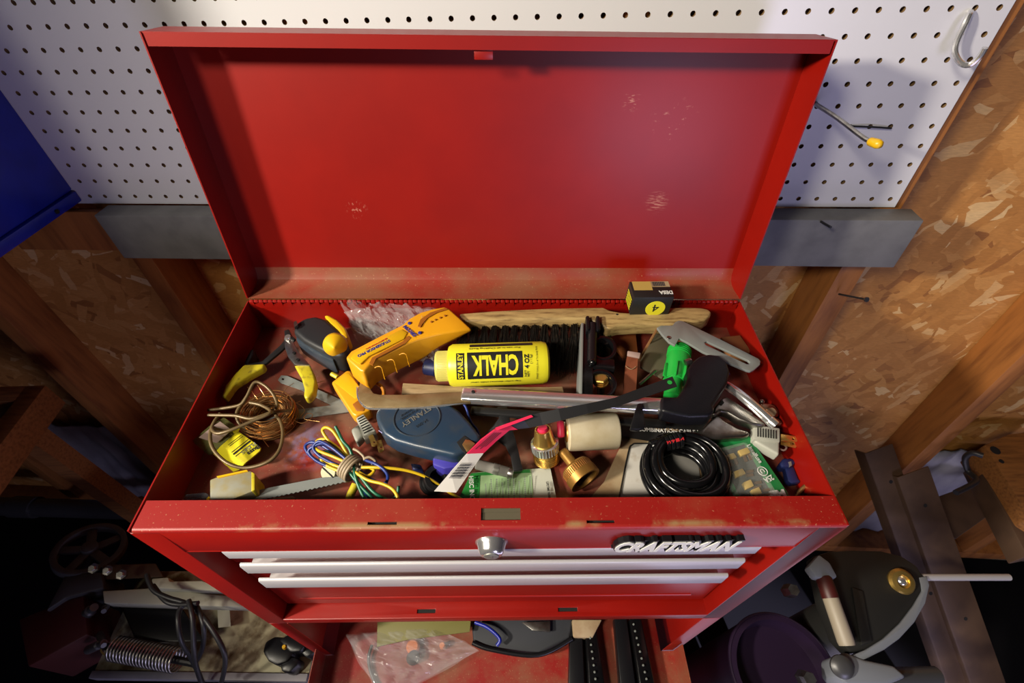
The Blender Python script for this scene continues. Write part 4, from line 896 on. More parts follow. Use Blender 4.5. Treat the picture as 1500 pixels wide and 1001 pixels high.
tag(obj('blue_cord', MB().tube(cr([P(*p) for p in Z5([(880, 155, -.010), (920, 145, -.008), (965, 142, -.006), (1010, 180, -.006), (1035, 260, -.010), (1060, 310, -.014), (1090, 345, -.018), (1115, 410, -.022)])], 6), .0014, 8), 'blue_wire', ang=80), 'short blue cord hooked out of the tip of the blue chalk reel', 'cord')
tag(obj('wooden_strip', plate([(590, 561, -.022), (672, 566, -.022), (800, 567, -.022), (824, 566, -.022), (826, 575, -.022), (700, 577, -.022), (588, 577, -.022)], None, .008), 'tan_wood', bevel=.001), 'thin tan wooden strip under the yellow bottle behind the saw frame', 'wood strip')
# --- brass nozzle, cap, roller
t = root('hose_nozzle', 'shiny brass hose nozzle with knurled ring standing right of the card sleeve', 'nozzle', 800, 670)
p0, p1 = P(801, 674, -.046), P(795, 629, -.004)
obj('body', MB().lathe(p0, p1, [(0, .0125), (0, .0140), (.30, .0140), (.32, .0128), (.60, .0128), (.62, .0118), (.97, .0088), (1, .0086), (1, .0070), (.7, .0065)], 36, caps=False), 'brass', t, ang=30)
a = (p1-p0); an = a.normalized(); u = an.orthogonal().normalized(); w = an.cross(u)
for k in range(5): obj('thread', MB().tube([p0+a*(.04+.055*k)+(u*math.cos(th)+w*math.sin(th))*.0140 for th in [2*math.pi*i/28 for i in range(28)]], .0007, 6, closed=True), 'brass', t)
mb = MB().lathe(p0+a*.34, p0+a*.60, [(0, .0128), (.05, .0148), (.95, .0148), (1, .0128)], 48)
for i in range(30):
    th = 2*math.pi*i/30; e_ = u*math.cos(th)+w*math.sin(th); mb.tube([p0+a*.36+e_*.0149, p0+a*.58+e_*.0149], .0007, 5)
obj('knurled_ring', mb, 'chrome', t)
obj('insert', MB().lathe(p0+a*.72, p0+a*1.06, [(0, .006), (.7, .0066), (1, .0050)], 20), 'magenta', t)
t = root('brass_coupling', 'dull brass cap coupling with a stem, open end facing the front', 'coupling', 848, 690)
p0, p1 = P(824, 661, -.030), P(858, 704, -.030); L_ = (p1-p0).length
obj('stem', MB().lathe(p0, p0+(p1-p0)*.62, [(0, .0050), (.1, .0056), (1, .0060)], 24), 'brass_dull', t)
q = p0+(p1-p0)*.5
obj('cap', MB().lathe(q, p1, [(0, .0065), (.04, .0150), (.15, .0168), (.55, .0168), (.56, .0180), (1, .0180), (1, .0150), (.3, .0145)], 44, caps=False), 'brass_dull', t, ang=30)
obj('bore', MB().lathe(q+(p1-q)*.28, q+(p1-q)*.36, [(0, .0146), (1, .0146)], 24), 'black_hole', t)
obj('knurl', (lambda mb: [mb.tube([q+(p1-q)*.20+e_*.0169, q+(p1-q)*.54+e_*.0169], .0005, 4) for e_ in [(lambda an: (lambda u: u*math.cos(2*math.pi*i/48)+an.cross(u)*math.sin(2*math.pi*i/48))(an.orthogonal().normalized()))((p1-p0).normalized()) for i in range(48)]] and mb)(MB()), 'copper', t)
t = root('roller', 'cream coloured plastic roller lying right of the brass nozzle', 'roller', 866, 635)
p0, p1 = P(830, 634, -.022), P(903, 631, -.022)
obj('cylinder', MB().lathe(p0, p1, [(0, .012), (0, .0195), (.02, .0205), (.97, .0205), (1, .0195), (1, .010)], 48, caps=True), 'cream', t, ang=40)
obj('end_disc', MB().lathe(p0+V((.0005, 0, 0)), p0-V((.001, 0, 0)), [(0, .011), (1, .010)], 24), 'brass_dull', t)
tag(obj('red_stub', MB().lathe(P(822, 641, -.020), P(821, 617, -.012), [(0, .003), (.1, .0042), (.9, .0042), (1, .003)], 16), 'magenta'), 'little pink red peg between the brass nozzle and the cream roller', 'peg')
# --- cable lock on its card
t = root('cable_lock_card', 'tan and black backing card with a pale window under the coiled cable', 'card', 960, 690)
obj('card', plate([(862, 742, -.045), (866, 728, -.045), (885, 706, -.044), (902, 668, -.042), (912, 648, -.040), (906, 632, -.038), (900, 620, -.036), (1060, 622, -.036), (1050, 690, -.042), (1046, 742, -.045)], None, .0012), 'tan_card', t)
obj('black_header', plate([(896, 627, -.0345), (904, 621, -.034), (1062, 620, -.034), (1060, 660, -.037), (985, 652, -.037), (952, 646, -.0365), (915, 640, -.0355)], None, .0012), 'print_black', t)
obj('window', plate([(906, 742, -.0425), (921, 662, -.0405), (927, 651, -.0395), (940, 650, -.039), (1020, 652, -.039), (1030, 742, -.0425)], None, .001), 'white_card', t, bevel=.0004)
obj('window_outline', MB().tube(cr([P(*p) for p in ((905, 740, -.0415), (920, 664, -.0395), (926, 652, -.0385), (938, 650, -.038), (1000, 651, -.038))], 5), .0008, 6), 'print_black', t)
flat_text('lettering', 'COMBINATION CABLE LOCK', t, (934, 629), (1044, 634.5), -.0325, .0052, 'print_white', bold=.02)
flat_text('lettering', '4 FT (1.2m)', t, (960, 628), (994, 631), -.0318, .0036, 'tan_card', bold=.01)
obj('arrow_mark', plate([(1008, 716, -.0405), (1019, 712, -.0405), (1013, 719.5, -.0405)], None, .0003), 'print_black', t)
t = root('cable_lock', 'black coiled cable lock with red number dials at the front right', 'cable lock', 1003, 692)
mb = MB(); cc = P(1003, 690, -.030)
loops = [(.0425, 0, 0, -.006), (.0345, -.001, .001, -.006), (.0265, -.002, .001, -.006), (.0300, -.003, .002, .0015), (.0385, .001, -.001, .0015), (.0410, -.002, -.002, .0095), (.0330, -.003, .001, .0095), (.0275, -.003, .003, .0165), (.0365, .001, -.001, .0165)]
pth = []
for r, dx, dy, dz in loops:
    pth += [cc+V((dx+r*math.cos(a), dy+r*.97*math.sin(a), dz+.001*math.sin(3*a))) for a in [2*math.pi*i/30+1.9 for i in range(29)]]
obj('cable', MB().tube(cr(pth, 2), .0043, 10), 'black_gloss', t, ang=80)
a, b = P(953, 655, -.018), P(1000, 643, -.016); d = b-a
obj('lock_barrel', MB().lathe(a, b, [(0, .006), (.04, .0074), (.38, .0078), (.40, .0068), (.96, .0068), (1, .005)], 28), 'black_gloss', t)
for k in range(4):
    q = a+d*(.42+.135*k); dl = obj('dial', MB().lathe(q, q+d*.11, [(0, .0080), (.12, .0088), (.88, .0088), (1, .0080)], 12), 'black_plastic', t, smooth=False)
    dn_ = d.normalized(); up_ = (CP-q); up_ = (up_-dn_*up_.dot(dn_)).normalized()
    obj('digit', text_mb('2417'[k], q+d*.055+up_*.0087, dn_.cross(up_)*-1, -up_.cross(dn_.cross(up_)) if False else dn_, .0034, .0040, ext=.0003, bold=.03), 'print_red', dl, smooth=False)
# --- green blister pack of mini fuses
t = root('fuse_pack', 'green blister pack of tan blade fuses in the front right corner', 'fuse pack', 1098, 690)
def zp(x, y): return -.020-.00016*(y-640)
def pp(l, o=0): return [(x, y, zp(x, y)+o) for x, y in l]
obj('card', plate(pp([(1038, 648), (1041, 642), (1050, 638), (1086, 632), (1094, 634), (1158, 728), (1164, 742), (1084, 746), (1070, 715)]), None, .0016), 'green_card', t, bevel=.0005)
obj('black_window', plate(pp([(1050, 664), (1090, 651), (1138, 737), (1092, 742)], .0004), None, .0005), 'print_black', t)
FU = [(1060, 664, 1079, 674), (1081, 656, 1099, 667), (1074, 687, 1092, 698), (1088, 703, 1104, 716), (1100, 714, 1116, 727)]
for k, (xa, ya, xb, yb) in enumerate(FU):
    f_ = obj('fuse', plate(pp([(xa, ya+4), (xb-4, ya-1), (xb+1, yb-4), (xa+5, yb+1)], .0055), None, .005), 'fuse_tan', t, bevel=.0008)
    for s in (.25, .75):
        x0 = xa+5+(xb-xa-4)*s; y0 = yb+1-5*s
        if k < 2: pr_ = [(x0-2, y0), (x0+2, y0-1), (x0+6, y0+9), (x0+2, y0+10)]
        else: x0 = xb; y0 = ya+2+(yb-ya)*s; pr_ = [(x0, y0-2), (x0+11, y0-4), (x0+12, y0), (x0+1, y0+2)]
        obj('prong', plate(pp(pr_, .003), None, .001), 'fuse_prong', f_)
obj('blister', plate(pp([(1044, 660), (1052, 656), (1090, 646), (1098, 650), (1146, 733), (1150, 744), (1090, 748), (1080, 735)], .011), None, .010), 'blister', t, bevel=.003)
def gtext(s, p0, p1, h, m='print_white', bold=.02, o=.0010):
    a, b = P(*pp([p0], o)[0]), P(*pp([p1], o)[0]); xd_ = (b-a); w_ = xd_.length; xd_.normalize(); nn = V((0, -.13, 1)).normalized(); obj('lettering', text_mb(s, (a+b)/2, xd_, nn.cross(xd_), w_, h, bold=bold), m, t, smooth=False)
gtext('Littelfuse', (1096, 652), (1115, 678), .0048); gtext('25A', (1132, 699), (1120, 705), .0058, o=.0012); gtext('MINI', (1150, 722), (1114, 727), .0075, bold=.06)
gtext('Mini Fuse', (1078, 640), (1066, 646), .0018, o=.001); gtext('U', (1119, 689), (1114, 691.5), .0045)
cc = P(*pp([(1117, 690.5)], .001)[0]); obj('approval_ring', MB().tube([cc+V((.0050*math.cos(2*math.pi*i/24), .0050*math.sin(2*math.pi*i/24), 0)) for i in range(24)], .0005, 5, closed=True), 'print_white', t)
# --- pliers, chrome tube, small fittings on the right
t = root('pliers', 'dull steel pliers lying open behind the green blister pack', 'pliers', 1080, 615)
obj('handle', plate([(1044, 606), (1047, 596), (1058, 583), (1066, 581), (1080, 590), (1104, 607), (1124, 620), (1120, 623), (1104, 622), (1082, 614), (1066, 604), (1056, 602), (1050, 607)], -.006, .012), 'steel', t, bevel=.0035, seg=3, ang=60)
obj('handle', plate([(1016, 634), (1030, 626), (1046, 610), (1053, 608), (1062, 617), (1080, 627), (1097, 632), (1099, 637), (1090, 640), (1070, 641), (1048, 643), (1028, 642)], -.012, .013), 'steel', t, bevel=.004, seg=3, ang=60)
obj('jaw_gap', plate([(1053, 592), (1058, 586), (1061, 590), (1057, 594)], -.0052, .002), 'black_hole', t)
flat_text('lettering', 'FORGED', t, (1080, 594), (1102, 608), -.0058, .0030, 'dull_steel')
t = root('metal_tube', 'shiny chrome tube leaning across the pliers by the right wall of the tray', 'tube', 1105, 600)
pts = [P(*p) for p in ((1064, 565, -.004), (1080, 575, .001), (1096, 588, .003), (1114, 604, .002), (1135, 623, -.001))]
obj('tube', MB().tube(cr(pts, 6), .0054, 18), 'chrome', t, ang=80)
d = (pts[-1]-pts[-2]).normalized(); obj('collar', MB().lathe(pts[-1]-d*.008, pts[-1]+d*.0006, [(0, .0054), (.1, .0058), (1, .0058), (1, .0045)], 20), 'chrome', t)
t = root('wing_fitting', 'small coppery wing nut fitting against the right wall of the tray', 'wing nut', 1128, 605)
for pts, z in (([(1113, 594), (1117, 590), (1128, 591), (1136, 594), (1140, 600), (1137, 602), (1126, 600), (1117, 599)], -.018), ([(1128, 617), (1134, 611), (1142, 613), (1147, 620), (1143, 622), (1134, 621)], -.022)):
    obj('wing', plate(pts, z, .007), 'fuse_prong', t, bevel=.002, seg=3)
obj('hub', MB().lathe(P(1126, 606, -.038), P(1130, 604, -.018), [(0, .008), (.8, .008), (1, .005)], 18), 'fuse_prong', t)
c = P(1116, 589, -.014); obj('screw_tip', MB().ball(c, .0032), 'steel', t)
t = root('wire_clip', 'dark navy plastic clip lying low in the right front corner of the tray', 'clip', 1158, 690)
obj('body', plate([(1143, 678), (1148, 671), (1162, 672), (1166, 678), (1160, 684), (1147, 684)], -.034, .014), 'navy', t, bevel=.002)
obj('tail', plate([(1150, 682), (1162, 681), (1170, 702), (1174, 706), (1160, 708), (1154, 704)], -.038, .010), 'navy', t, bevel=.002)
obj('metal_pin', plate([(1155, 677), (1159, 676), (1160, 682), (1157, 684)], -.0335, .002), 'dull_steel', t)
mb = MB().tube(cr([P(1166, 729, -.044), P(1172, 720, -.040), P(1178, 714, -.037), P(1181, 711, -.036)], 4), .0022, 10)
tag(obj('wire_terminal', mb, 'copper', ang=80), 'tiny copper wire terminal in the right front corner of the tray', 'terminal')
tag(obj('wire_ring', MB().tube(cr([P(1141, 657, -.026), P(1148, 660, -.026), P(1152, 656, -.025), P(1149, 652, -.027)], 6), .0011, 8), 'card_pink', ang=80), 'little pinkish wire hook under the prongs of the right grey plug', 'wire')
# --- scraps behind the bracket
tag(obj('cardboard_scrap', plate([(886, 478), (910, 474), (930, 474), (935, 520), (918, 530), (905, 512)], -.034, .006), 'orange_card', bevel=.001), 'orange brown cardboard scrap below the neck of the brush', 'cardboard')
tag(obj('wood_chip', plate([(936, 474), (957, 474), (957, 482), (936, 482)], -.030, .010), 'tan_wood', bevel=.001), 'small tan wood chip under the brush grip', 'wood chip')
tag(obj('carton_scrap', plate([(1056, 494), (1084, 491), (1099, 512), (1098, 522), (1070, 520)], -.024, .016), 'cardboard', bevel=.001), 'brown carton piece below the grey slotted arm near the right wall', 'carton')
tag(obj('small_rod', MB().tube([P(937, 563, -.016), P(960, 543, -.012)], .0019, 8), 'steel'), 'short bright rod leaning behind the black blade', 'rod')
t = root('leather_strap', 'reddish brown folded strap end standing right of the black bracket', 'strap', 925, 545)
obj('strap', plate([(920, 515, .000), (938, 518, .000), (935, 528, -.002), (932, 570, -.016), (930, 590, -.02), (911, 590, -.02), (913, 570, -.016), (916, 536, -.004)], None, .003), 'leather', t, bevel=.0008)
obj('fold', plate([(919.5, 514, .002), (938.5, 517, .002), (937, 524, .001), (919, 520, .001)], None, .003), 'card_pink', t, bevel=.0006)
obj('stitch_line', MB().tube(cr([P(916.5, 536.5, -.0035), P(921, 540, -.004), P(926, 541, -.004), P(931.5, 537, -.0035)], 4), .0004, 5), 'tan_card', t)
# ================================================================ IN THE PULLED OUT DRAWER
c4 = [P(505, 930, -.565), P(640, 918, -.565), P(702, 952, -.560), P(560, 1030, -.575)]
v1, f1 = crumple(c4, 40, 28, .026, 8.8, 5); v2, f2 = crumple([p-V((0, 0, .012)) for p in c4], 28, 20, .010, 3.1, 4)
tag(obj('plastic_bag', MB().add(v1, f1).add(v2, f2), 'film', ang=40), 'clear plastic bag of small parts in the pulled out lower drawer', 'plastic bag')
for px, py, r, lab in ((605, 948, 13, 'larger orange round cap inside the bag in the lower drawer'), (648, 946, 6, 'small orange cap at the right inside the bag in the lower drawer')):
    c = P(px, py, -.585); tag(obj('stopper', MB().lathe(c-V((0, 0, .008)), c+V((0, 0, .006)), [(0, r*.0009), (.8, r*.0009), (1, r*.0007)], 24), 'orange_cap'), lab, 'stopper')
tag(obj('rubber_foot', MB().lathe(P(605, 964, -.592), P(606, 962, -.578), [(0, .012), (1, .010)], 20), 'black_rubber'), 'black rubber foot below the orange caps in the lower drawer', 'rubber foot')
tag(obj('manual', plate([(553, 905, -.560), (552, 948, -.565), (600, 937, -.560), (688, 926, -.560), (690, 905, -.555)], None, .003), 'olive_paper', bevel=.0004), 'olive paper folder under the front sill of the red chest', 'folder')
t = thing('tool_pouch', 'dark fabric tool pouch with a pale loop in the lower drawer', 'pouch', P(770, 935, DF))
obj('pouch', plate([(690, 905, -.575), (693, 940, -.575), (720, 950, -.575), (790, 958, -.575), (835, 935, -.570), (842, 900, -.570)], None, .022), 'dark_fabric', t, bevel=.005, seg=3, ang=60)
obj('piping', MB().tube(cr([P(692, 942, -.572), P(720, 952, -.572), P(788, 960, -.572), P(838, 936, -.568)], 6), .004, 8), 'black_plastic', t, ang=80)
obj('loop', MB().tube(cr([P(696, 912, -.560), P(715, 920, -.555), P(732, 936, -.555), P(728, 946, -.560)], 6), .0032, 8), 'blue_steel', t, ang=80)
obj('buckle', plate([(764, 912), (806, 910), (806, 926), (780, 924)], -.560, .006), 'steel', t, bevel=.001)
tag(obj('drawer_cord', MB().tube(cr([P(545, 945, -.585), P(540, 965, -.59), P(545, 990, -.592), P(560, 1020, -.593)], 6), .003, 8), 'cord_black', ang=80), 'thin black cord at the left of the lower drawer', 'cord')
tag(obj('white_block', plate([(838, 908, -.56), (882, 908, -.56), (868, 935, -.565), (840, 934, -.565)], None, .02), 'tan_card', bevel=.002), 'pale block between the pouch and the black bars in the lower drawer', 'block')
for (x0, x1, xb0, xb1, lab) in ((836, 872, 832, 892, 'black ribbed bar in the lower drawer beside the pouch'), (900, 940, 912, 968, 'black ribbed bar at the far right of the lower drawer')):
    t = thing('plastic_bar', lab, 'bar', P((x0+x1)/2, 950, DF))
    m_ = (x0+x1)/2; mb_ = (xb0+xb1)/2
    obj('body', plate([(x0, 905, -.570), (m_-2, 905, -.570), (mb_-4, 1040, -.575), (xb0, 1040, -.575)], None, .024), 'black_plastic', t, bevel=.002)
    obj('side_rail', plate([(m_+2, 905, -.566), (x1, 905, -.566), (xb1, 1040, -.571), (mb_+2, 1040, -.571)], None, .026), 'black_gloss', t, bevel=.004, seg=3)
    mb = MB()
    for k in range(12):
        u = k/11; y = 915+110*u; x = m_+8+(mb_+14-m_-8)*u; mb.ball(P(x, y, -.5655), .0022, 6)
    obj('bead_row', mb, 'print_grey', t)
# ================================================================ LEFT BACKGROUND
a = WP(*PW(0, 742, -.05)); b = WP(*PW(200, 748, -.05)); d = (b-a).normalized()
t = thing('pipe', 'dark horizontal steel pipe low along the wall at the left', 'pipe', b-V((0, 0, .03)))
obj('pipe_body', MB().tube([a-d*.5, b+d*.28], .028, 24), 'machine_grey', t); obj('coupling', MB().tube([a+d*.05, a+d*.13], .033, 24), 'machine_grey', t)
# shelf end
zs0 = -.42
a, b = P(97, 590, zs0), P(0, 728, zs0); dv = (b-a).normalized(); sd = V((dv.y, -dv.x, 0)); sd = sd if sd.x < 0 else -sd
A, B = a, a+dv*.55
t = thing('wooden_shelf', 'brown wooden shelf frame jutting in at the left edge below the blue cabinet', 'shelf', A+sd*.2)
def pris(q, h): return MB().slab([p+V((0, 0, h)) for p in q], q)
obj('front_beam', pris([A, B, B+sd*.038, A+sd*.038], .062), 'shelf_wood', t, bevel=.002)
obj('back_beam', pris([A+sd*.038+dv*.0, A+sd*.5, A+sd*.5+dv*.038, A+sd*.038+dv*.038], .062), 'shelf_wood', t, bevel=.002)
obj('cross_piece', pris([A+sd*.038+dv*.10, A+sd*.5+dv*.10, A+sd*.5+dv*.20, A+sd*.038+dv*.20], .05), 'stud_wood', t, bevel=.002)
obj('leg', pris([A+sd*.04+dv*.04, A+sd*.08+dv*.04, A+sd*.08+dv*.08, A+sd*.04+dv*.08], -(zs0-FLOOR)), 'shelf_wood', t)
# old machine on a stained table left of the cabinet
zt0 = -.64
t = thing('bench_machine', 'old dark bench machine with pale bar, spring and wheel left of the red cabinet', 'machine', V((-.28, .05, FLOOR)))
tb_ = [P(216, 872, zt0), P(420, 880, zt0), P(470, 1010, zt0), P(100, 992, zt0)]
tp_ = [V((-.42, .16, zt0)), V((-.022, .16, zt0)), V((-.022, P(300, 990, zt0).y, zt0)), V((-.42, P(100, 984, zt0).y, zt0))]
obj('table_top', MB().slab(tp_, [p-V((0, 0, .02)) for p in tp_]), 'stained_board', t, bevel=.002)
obj('table_rim', MB().slab([tp_[3]+V((0, 0, .006)), tp_[2]+V((0, 0, .006)), tp_[2]+V((0, -.012, .006)), tp_[3]+V((0, -.012, .006))], [tp_[3]-V((0, 0, .02)), tp_[2]-V((0, 0, .02)), tp_[2]+V((0, -.012, -.02)), tp_[3]+V((0, -.012, -.02))]), 'sheet_grey', t, bevel=.001)
for x, y in ((-.39, .13), (-.06, .13), (-.39, -.10), (-.06, -.10)): obj('leg', MB().bb((x-.015, y-.015, FLOOR), (x+.015, y+.015, zt0-.02)), 'machine_grey', t)
zb = -.56
q = [P(150, 866, zb), P(222, 862, zb), P(360, 876, zb), P(366, 890, zb), P(152, 884, zb)]
obj('pale_bar', MB().slab(q, [p-V((0, 0, .03)) for p in q]), 'pale_paint', t, bevel=.002)
q = [P(222, 848, zb+.02), P(246, 846, zb+.02), P(248, 852, zb+.02), P(296, 851, zb+.02), P(330, 866, zb+.02), P(222, 862, zb+.02)]
obj('pale_block', MB().slab(q, [p-V((0, 0, .03)) for p in q]), 'pale_paint', t, bevel=.002)
obj('bar_bracket', MB().slab([P(318, 890, zt0+.03), P(336, 888, zt0+.03), P(338, 918, zt0+.03), P(320, 920, zt0+.03)], [P(318, 890, zt0), P(336, 888, zt0), P(338, 918, zt0), P(320, 920, zt0)]), 'pale_paint', t)
obj('dark_box', MB().slab(*[[P(x, y, z) for x, y in ((175, 884), (262, 884), (300, 940), (200, 942))] for z in (zt0+.05, zt0+.002)]), 'black_plastic', t, bevel=.003)
q = [P(26, 908, zt0+.07), P(90, 882, zt0+.07), P(122, 872, zt0+.07), P(128, 930, zt0+.07), P(40, 978, zt0+.07)]
obj('red_casing', MB().slab(q, [p-V((0, 0, .12)) for p in q]), 'machine_red', t, bevel=.004)
q = [P(95, 842, zt0+.08), P(148, 838, zt0+.08), P(152, 862, zt0+.08), P(96, 876, zt0+.08), P(66, 896, zt0+.08)]
obj('grey_casting', MB().slab(q, [p-V((0, 0, .08)) for p in q]), 'machine_grey', t, bevel=.004)
# helical spring
a, b = P(168, 950, zt0+.055), P(262, 968, zt0+.055); ax_ = (b-a); L_ = ax_.length; ax_.normalize(); u = V((0, 0, 1)).cross(ax_).normalized(); w = ax_.cross(u)
obj('spring', MB().tube([a+ax_*(L_*i/400)+u*.0185*math.cos(2*math.pi*i/20)+w*.0185*math.sin(2*math.pi*i/20) for i in range(401)], .0022, 6), 'steel', t, ang=80)
obj('spring_rod', MB().tube([a-ax_*.02, b+ax_*.03], .006, 10), 'dark_steel', t)
obj('spring_hook', MB().tube(cr([P(150, 946, zt0+.06), P(148, 954, zt0+.055), P(154, 960, zt0+.05)], 5), .0014, 6), 'brass', t)
for p0_, p1_, r in (((130, 952), (152, 942), .008), ((146, 930), (152, 946), .006), ((160, 878), (152, 896), .006), ((122, 905), (138, 890), .010)):
    obj('rod', MB().lathe(P(*p0_, zt0+.05), P(*p1_, zt0+.08), [(0, r), (.7, r), (.75, r*.7), (1, r*.7)], 12), 'machine_grey', t)
for px, py in ((139, 833), (160, 836), (180, 842)):
    c = P(px, py, zt0+.10); obj('bolt', MB().lathe(c, c+V((.004, -.004, .014)), [(0, .009), (.5, .009), (.55, .005), (1, .005)], 6), 'steel', t, smooth=False)
c0 = P(132, 806, zt0+.06); nd = ((CR[0]*.29+CR[1]*.957)*.88-CR[2]*.46).normalized(); u = nd.orthogonal().normalized(); w = nd.cross(u); rw = .060
mb = MB(); mb.lathe(c0-nd*.008, c0+nd*.008, [(0, rw*.82), (0, rw), (1, rw), (1, rw*.82), (0, rw*.82)], 40, caps=False); mb.lathe(c0-nd*.010, c0+nd*.012, [(0, .014), (1, .014)], 20)
for k in range(5):
    e_ = u*math.cos(k*1.2566)+w*math.sin(k*1.2566); q = nd.cross(e_); mb.box(c0+e_*rw*.5, .016, rw*.8, .006, M((q, e_, nd)).transposed())
obj('hand_wheel', mb, 'machine_grey', t, bevel=.001)
obj('wheel_post', MB().tube([c0-nd*.01, P(118, 836, zt0+.02)], .010, 12), 'machine_grey', t)
obj('upper_rail', MB().slab(*[[P(x, y, z) for x, y in ((150, 828), (228, 826), (240, 846), (150, 850))] for z in (zt0+.07, zt0)]), 'rail_brown', t, bevel=.002)
# cord loops on the machine
mb = MB()
for pts in ([(215, 842, -.5), (218, 852, -.5), (226, 866, -.5), (246, 876, -.5), (272, 884, -.5), (290, 896, -.5), (308, 918, -.5), (326, 950, -.52), (330, 972, -.55), (324, 1002, -.6)],
            [(280, 880, -.5), (264, 892, -.5), (261, 912, -.5), (266, 940, -.52), (280, 964, -.56), (290, 985, -.6), (300, 1010, -.63)],
            [(276, 880, -.49), (282, 905, -.49), (284, 950, -.52), (287, 975, -.56), (296, 1004, -.62)],
            [(286, 884, -.5), (298, 915, -.5), (297, 948, -.54), (286, 972, -.58)],
            [(224, 858, -.505), (242, 880, -.5), (262, 886, -.5), (290, 884, -.49)]):
    mb.tube(cr([P(*p) for p in pts], 6), .0042, 8)
obj('power_cord', mb, 'cord_black', t, ang=80)
t = thing('clamp_knob', 'black lobed clamp knob on the stained board beside the red cabinet corner', 'knob', P(425, 960, zt0))
obj('hub', plate([(384, 955), (388, 940), (402, 932), (418, 934), (428, 945), (430, 958), (420, 970), (404, 975), (392, 968)], zt0+.05, .045), 'black_plastic', t, bevel=.005, seg=2)
obj('lobe', plate([(408, 938), (420, 930), (438, 932), (448, 944), (440, 955), (425, 956)], zt0+.06, .05), 'black_plastic', t, bevel=.004)
obj('lobe', plate([(410, 972), (426, 962), (438, 965), (436, 975), (424, 986), (412, 984)], zt0+.045, .04), 'black_plastic', t, bevel=.004)
obj('lobe', plate([(440, 940), (456, 938), (462, 956), (448, 964), (440, 956)], zt0+.045, .04), 'black_plastic', t, bevel=.004)
c = P(416, 948, zt0+.0605); obj('dot', MB().lathe(c-V((0, 0, .004)), c+V((0, 0, .002)), [(0, .004), (1, .003)], 14), 'yellow', t)
# ================================================================ RIGHT BACKGROUND
dirr = (CR[0]*.335-CR[1]*.94).normalized()
def rail(px, py, yw, wd, label, m='rail_brown', ln=.95):
    A = WP(*PW(px, py, yw)); u = CR[0]-dirr*CR[0].dot(dirr); u.normalize(); n_ = u.cross(dirr); n_ = n_ if n_.dot(CP-A) > 0 else -n_
    ln = min(ln, (A.z-FLOOR-.004)/-dirr.z)
    B = A+dirr*ln
    t = thing('metal_rail', label, 'rail', B)
    def bx(u0, u1, n0, n1): return MB().slab([A+u*u0+n_*n1, A+u*u1+n_*n1, B+u*u1+n_*n1, B+u*u0+n_*n1], [A+u*u0+n_*n0, A+u*u1+n_*n0, B+u*u1+n_*n0, B+u*u0+n_*n0])
    obj('face', bx(0, wd, 0, .004), m, t, bevel=.001); obj('flange', bx(-.001, .003, -.03, .003), m, t, bevel=.0008)
    for k in (.08, .35, .6, .8):
        c = A+dirr*ln*k+u*wd*.5+n_*.004; obj('bolt_hole', MB().lathe(c-n_*.003, c+n_*.0004, [(0, .004), (1, .004)], 14), 'black_hole', t)
    return t
rail(1266, 664, -.05, .062, 'left one of the two brown metal rails leaning on the wall at the right')
rail(1313, 699, -.09, .070, 'right one of the two brown metal rails leaning on the wall at the right')
zg = -.50
t = thing('belt_guard', 'dark rounded machine guard with grey rim, brass screw and tan lever right of the chest', 'machine guard', V((P(1280, 890, zg).x, P(1280, 890, zg).y, FLOOR)))
g_ = [(1190, 816), (1215, 808), (1250, 806), (1290, 807), (1320, 814), (1342, 828), (1354, 845), (1351, 866), (1338, 888), (1318, 914), (1294, 936), (1268, 952), (1246, 956), (1226, 935), (1205, 880)]
obj('face_plate', plate(g_, zg, .030), 'guard_dark', t, bevel=.004, seg=2)
rim = [(1358, 844), (1362, 858), (1356, 884), (1340, 912), (1318, 936), (1296, 952), (1268, 966), (1246, 972), (1244, 962), (1268, 952), (1294, 936), (1318, 914), (1338, 888), (1351, 866), (1346, 846)]
obj('rim', plate(rim, zg+.001, .045), 'guard_grey', t, bevel=.002)
obj('rib', plate([(1248, 860), (1264, 866), (1278, 940), (1262, 946)], zg+.005, .006), 'guard_dark', t, bevel=.002)
c = P(1318, 852, zg); obj('brass_screw', MB().lathe(c, c+V((-.002, -.004, .012)), [(0, .021), (.5, .022), (.9, .018), (1, .011), (.6, .010)], 28), 'brass', t)
obj('screw_core', MB().ball(c+V((0, 0, .006)), .010, sc=(1, 1, .6)), 'chrome', t)
a, b = P(1206, 846, zg+.05), P(1241, 946, zg+.03); obj('lever', MB().lathe(a, b, [(0, .010), (.05, .0125), (.95, .0130), (1, .012)], 18), 'handle_tan', t); d = b-a
obj('lever_tip', MB().lathe(a-d*.02, a+d*.32, [(0, .011), (.1, .0131), (.95, .0133), (1, .0131)], 18), 'machine_red', t)
obj('lever_yoke', plate([(1184, 830), (1200, 812), (1216, 824), (1228, 846), (1212, 848), (1196, 846)], zg+.06, .02), 'guard_grey', t, bevel=.004)
obj('lower_casting', plate([(1222, 962), (1240, 955), (1266, 966), (1310, 975), (1330, 992), (1300, 1004), (1240, 1004), (1224, 988)], zg+.005, .05), 'guard_grey', t, bevel=.006, seg=3)
c = P(1232, 977, zg+.008); obj('casting_bolt', MB().lathe(c, c+V((-.002, -.003, .010)), [(0, .017), (.5, .017), (.8, .013), (1, .008)], 24), 'machine_grey', t)
for px, py in ((1160, 862), (1183, 990)):
    c = P(px, py, zg-.02); obj('hex_bolt', MB().lathe(c-V((0, 0, .02)), c+V((-.004, -.006, .012)), [(0, .012), (.6, .012), (1, .010)], 6), 'steel', t, smooth=False)
obj('axle', MB().tube([P(1350, 846, zg-.01), P(1380, 846, zg-.012), P(1478, 846, zg-.02)], .006, 12), 'alu_trim', t)
obj('stand', MB().tube([P(1270, 900, zg-.03), P(1270, 900, zg-.03)*1+V((0, 0, FLOOR-zg+.03))], .05, 20), 'guard_dark', t)
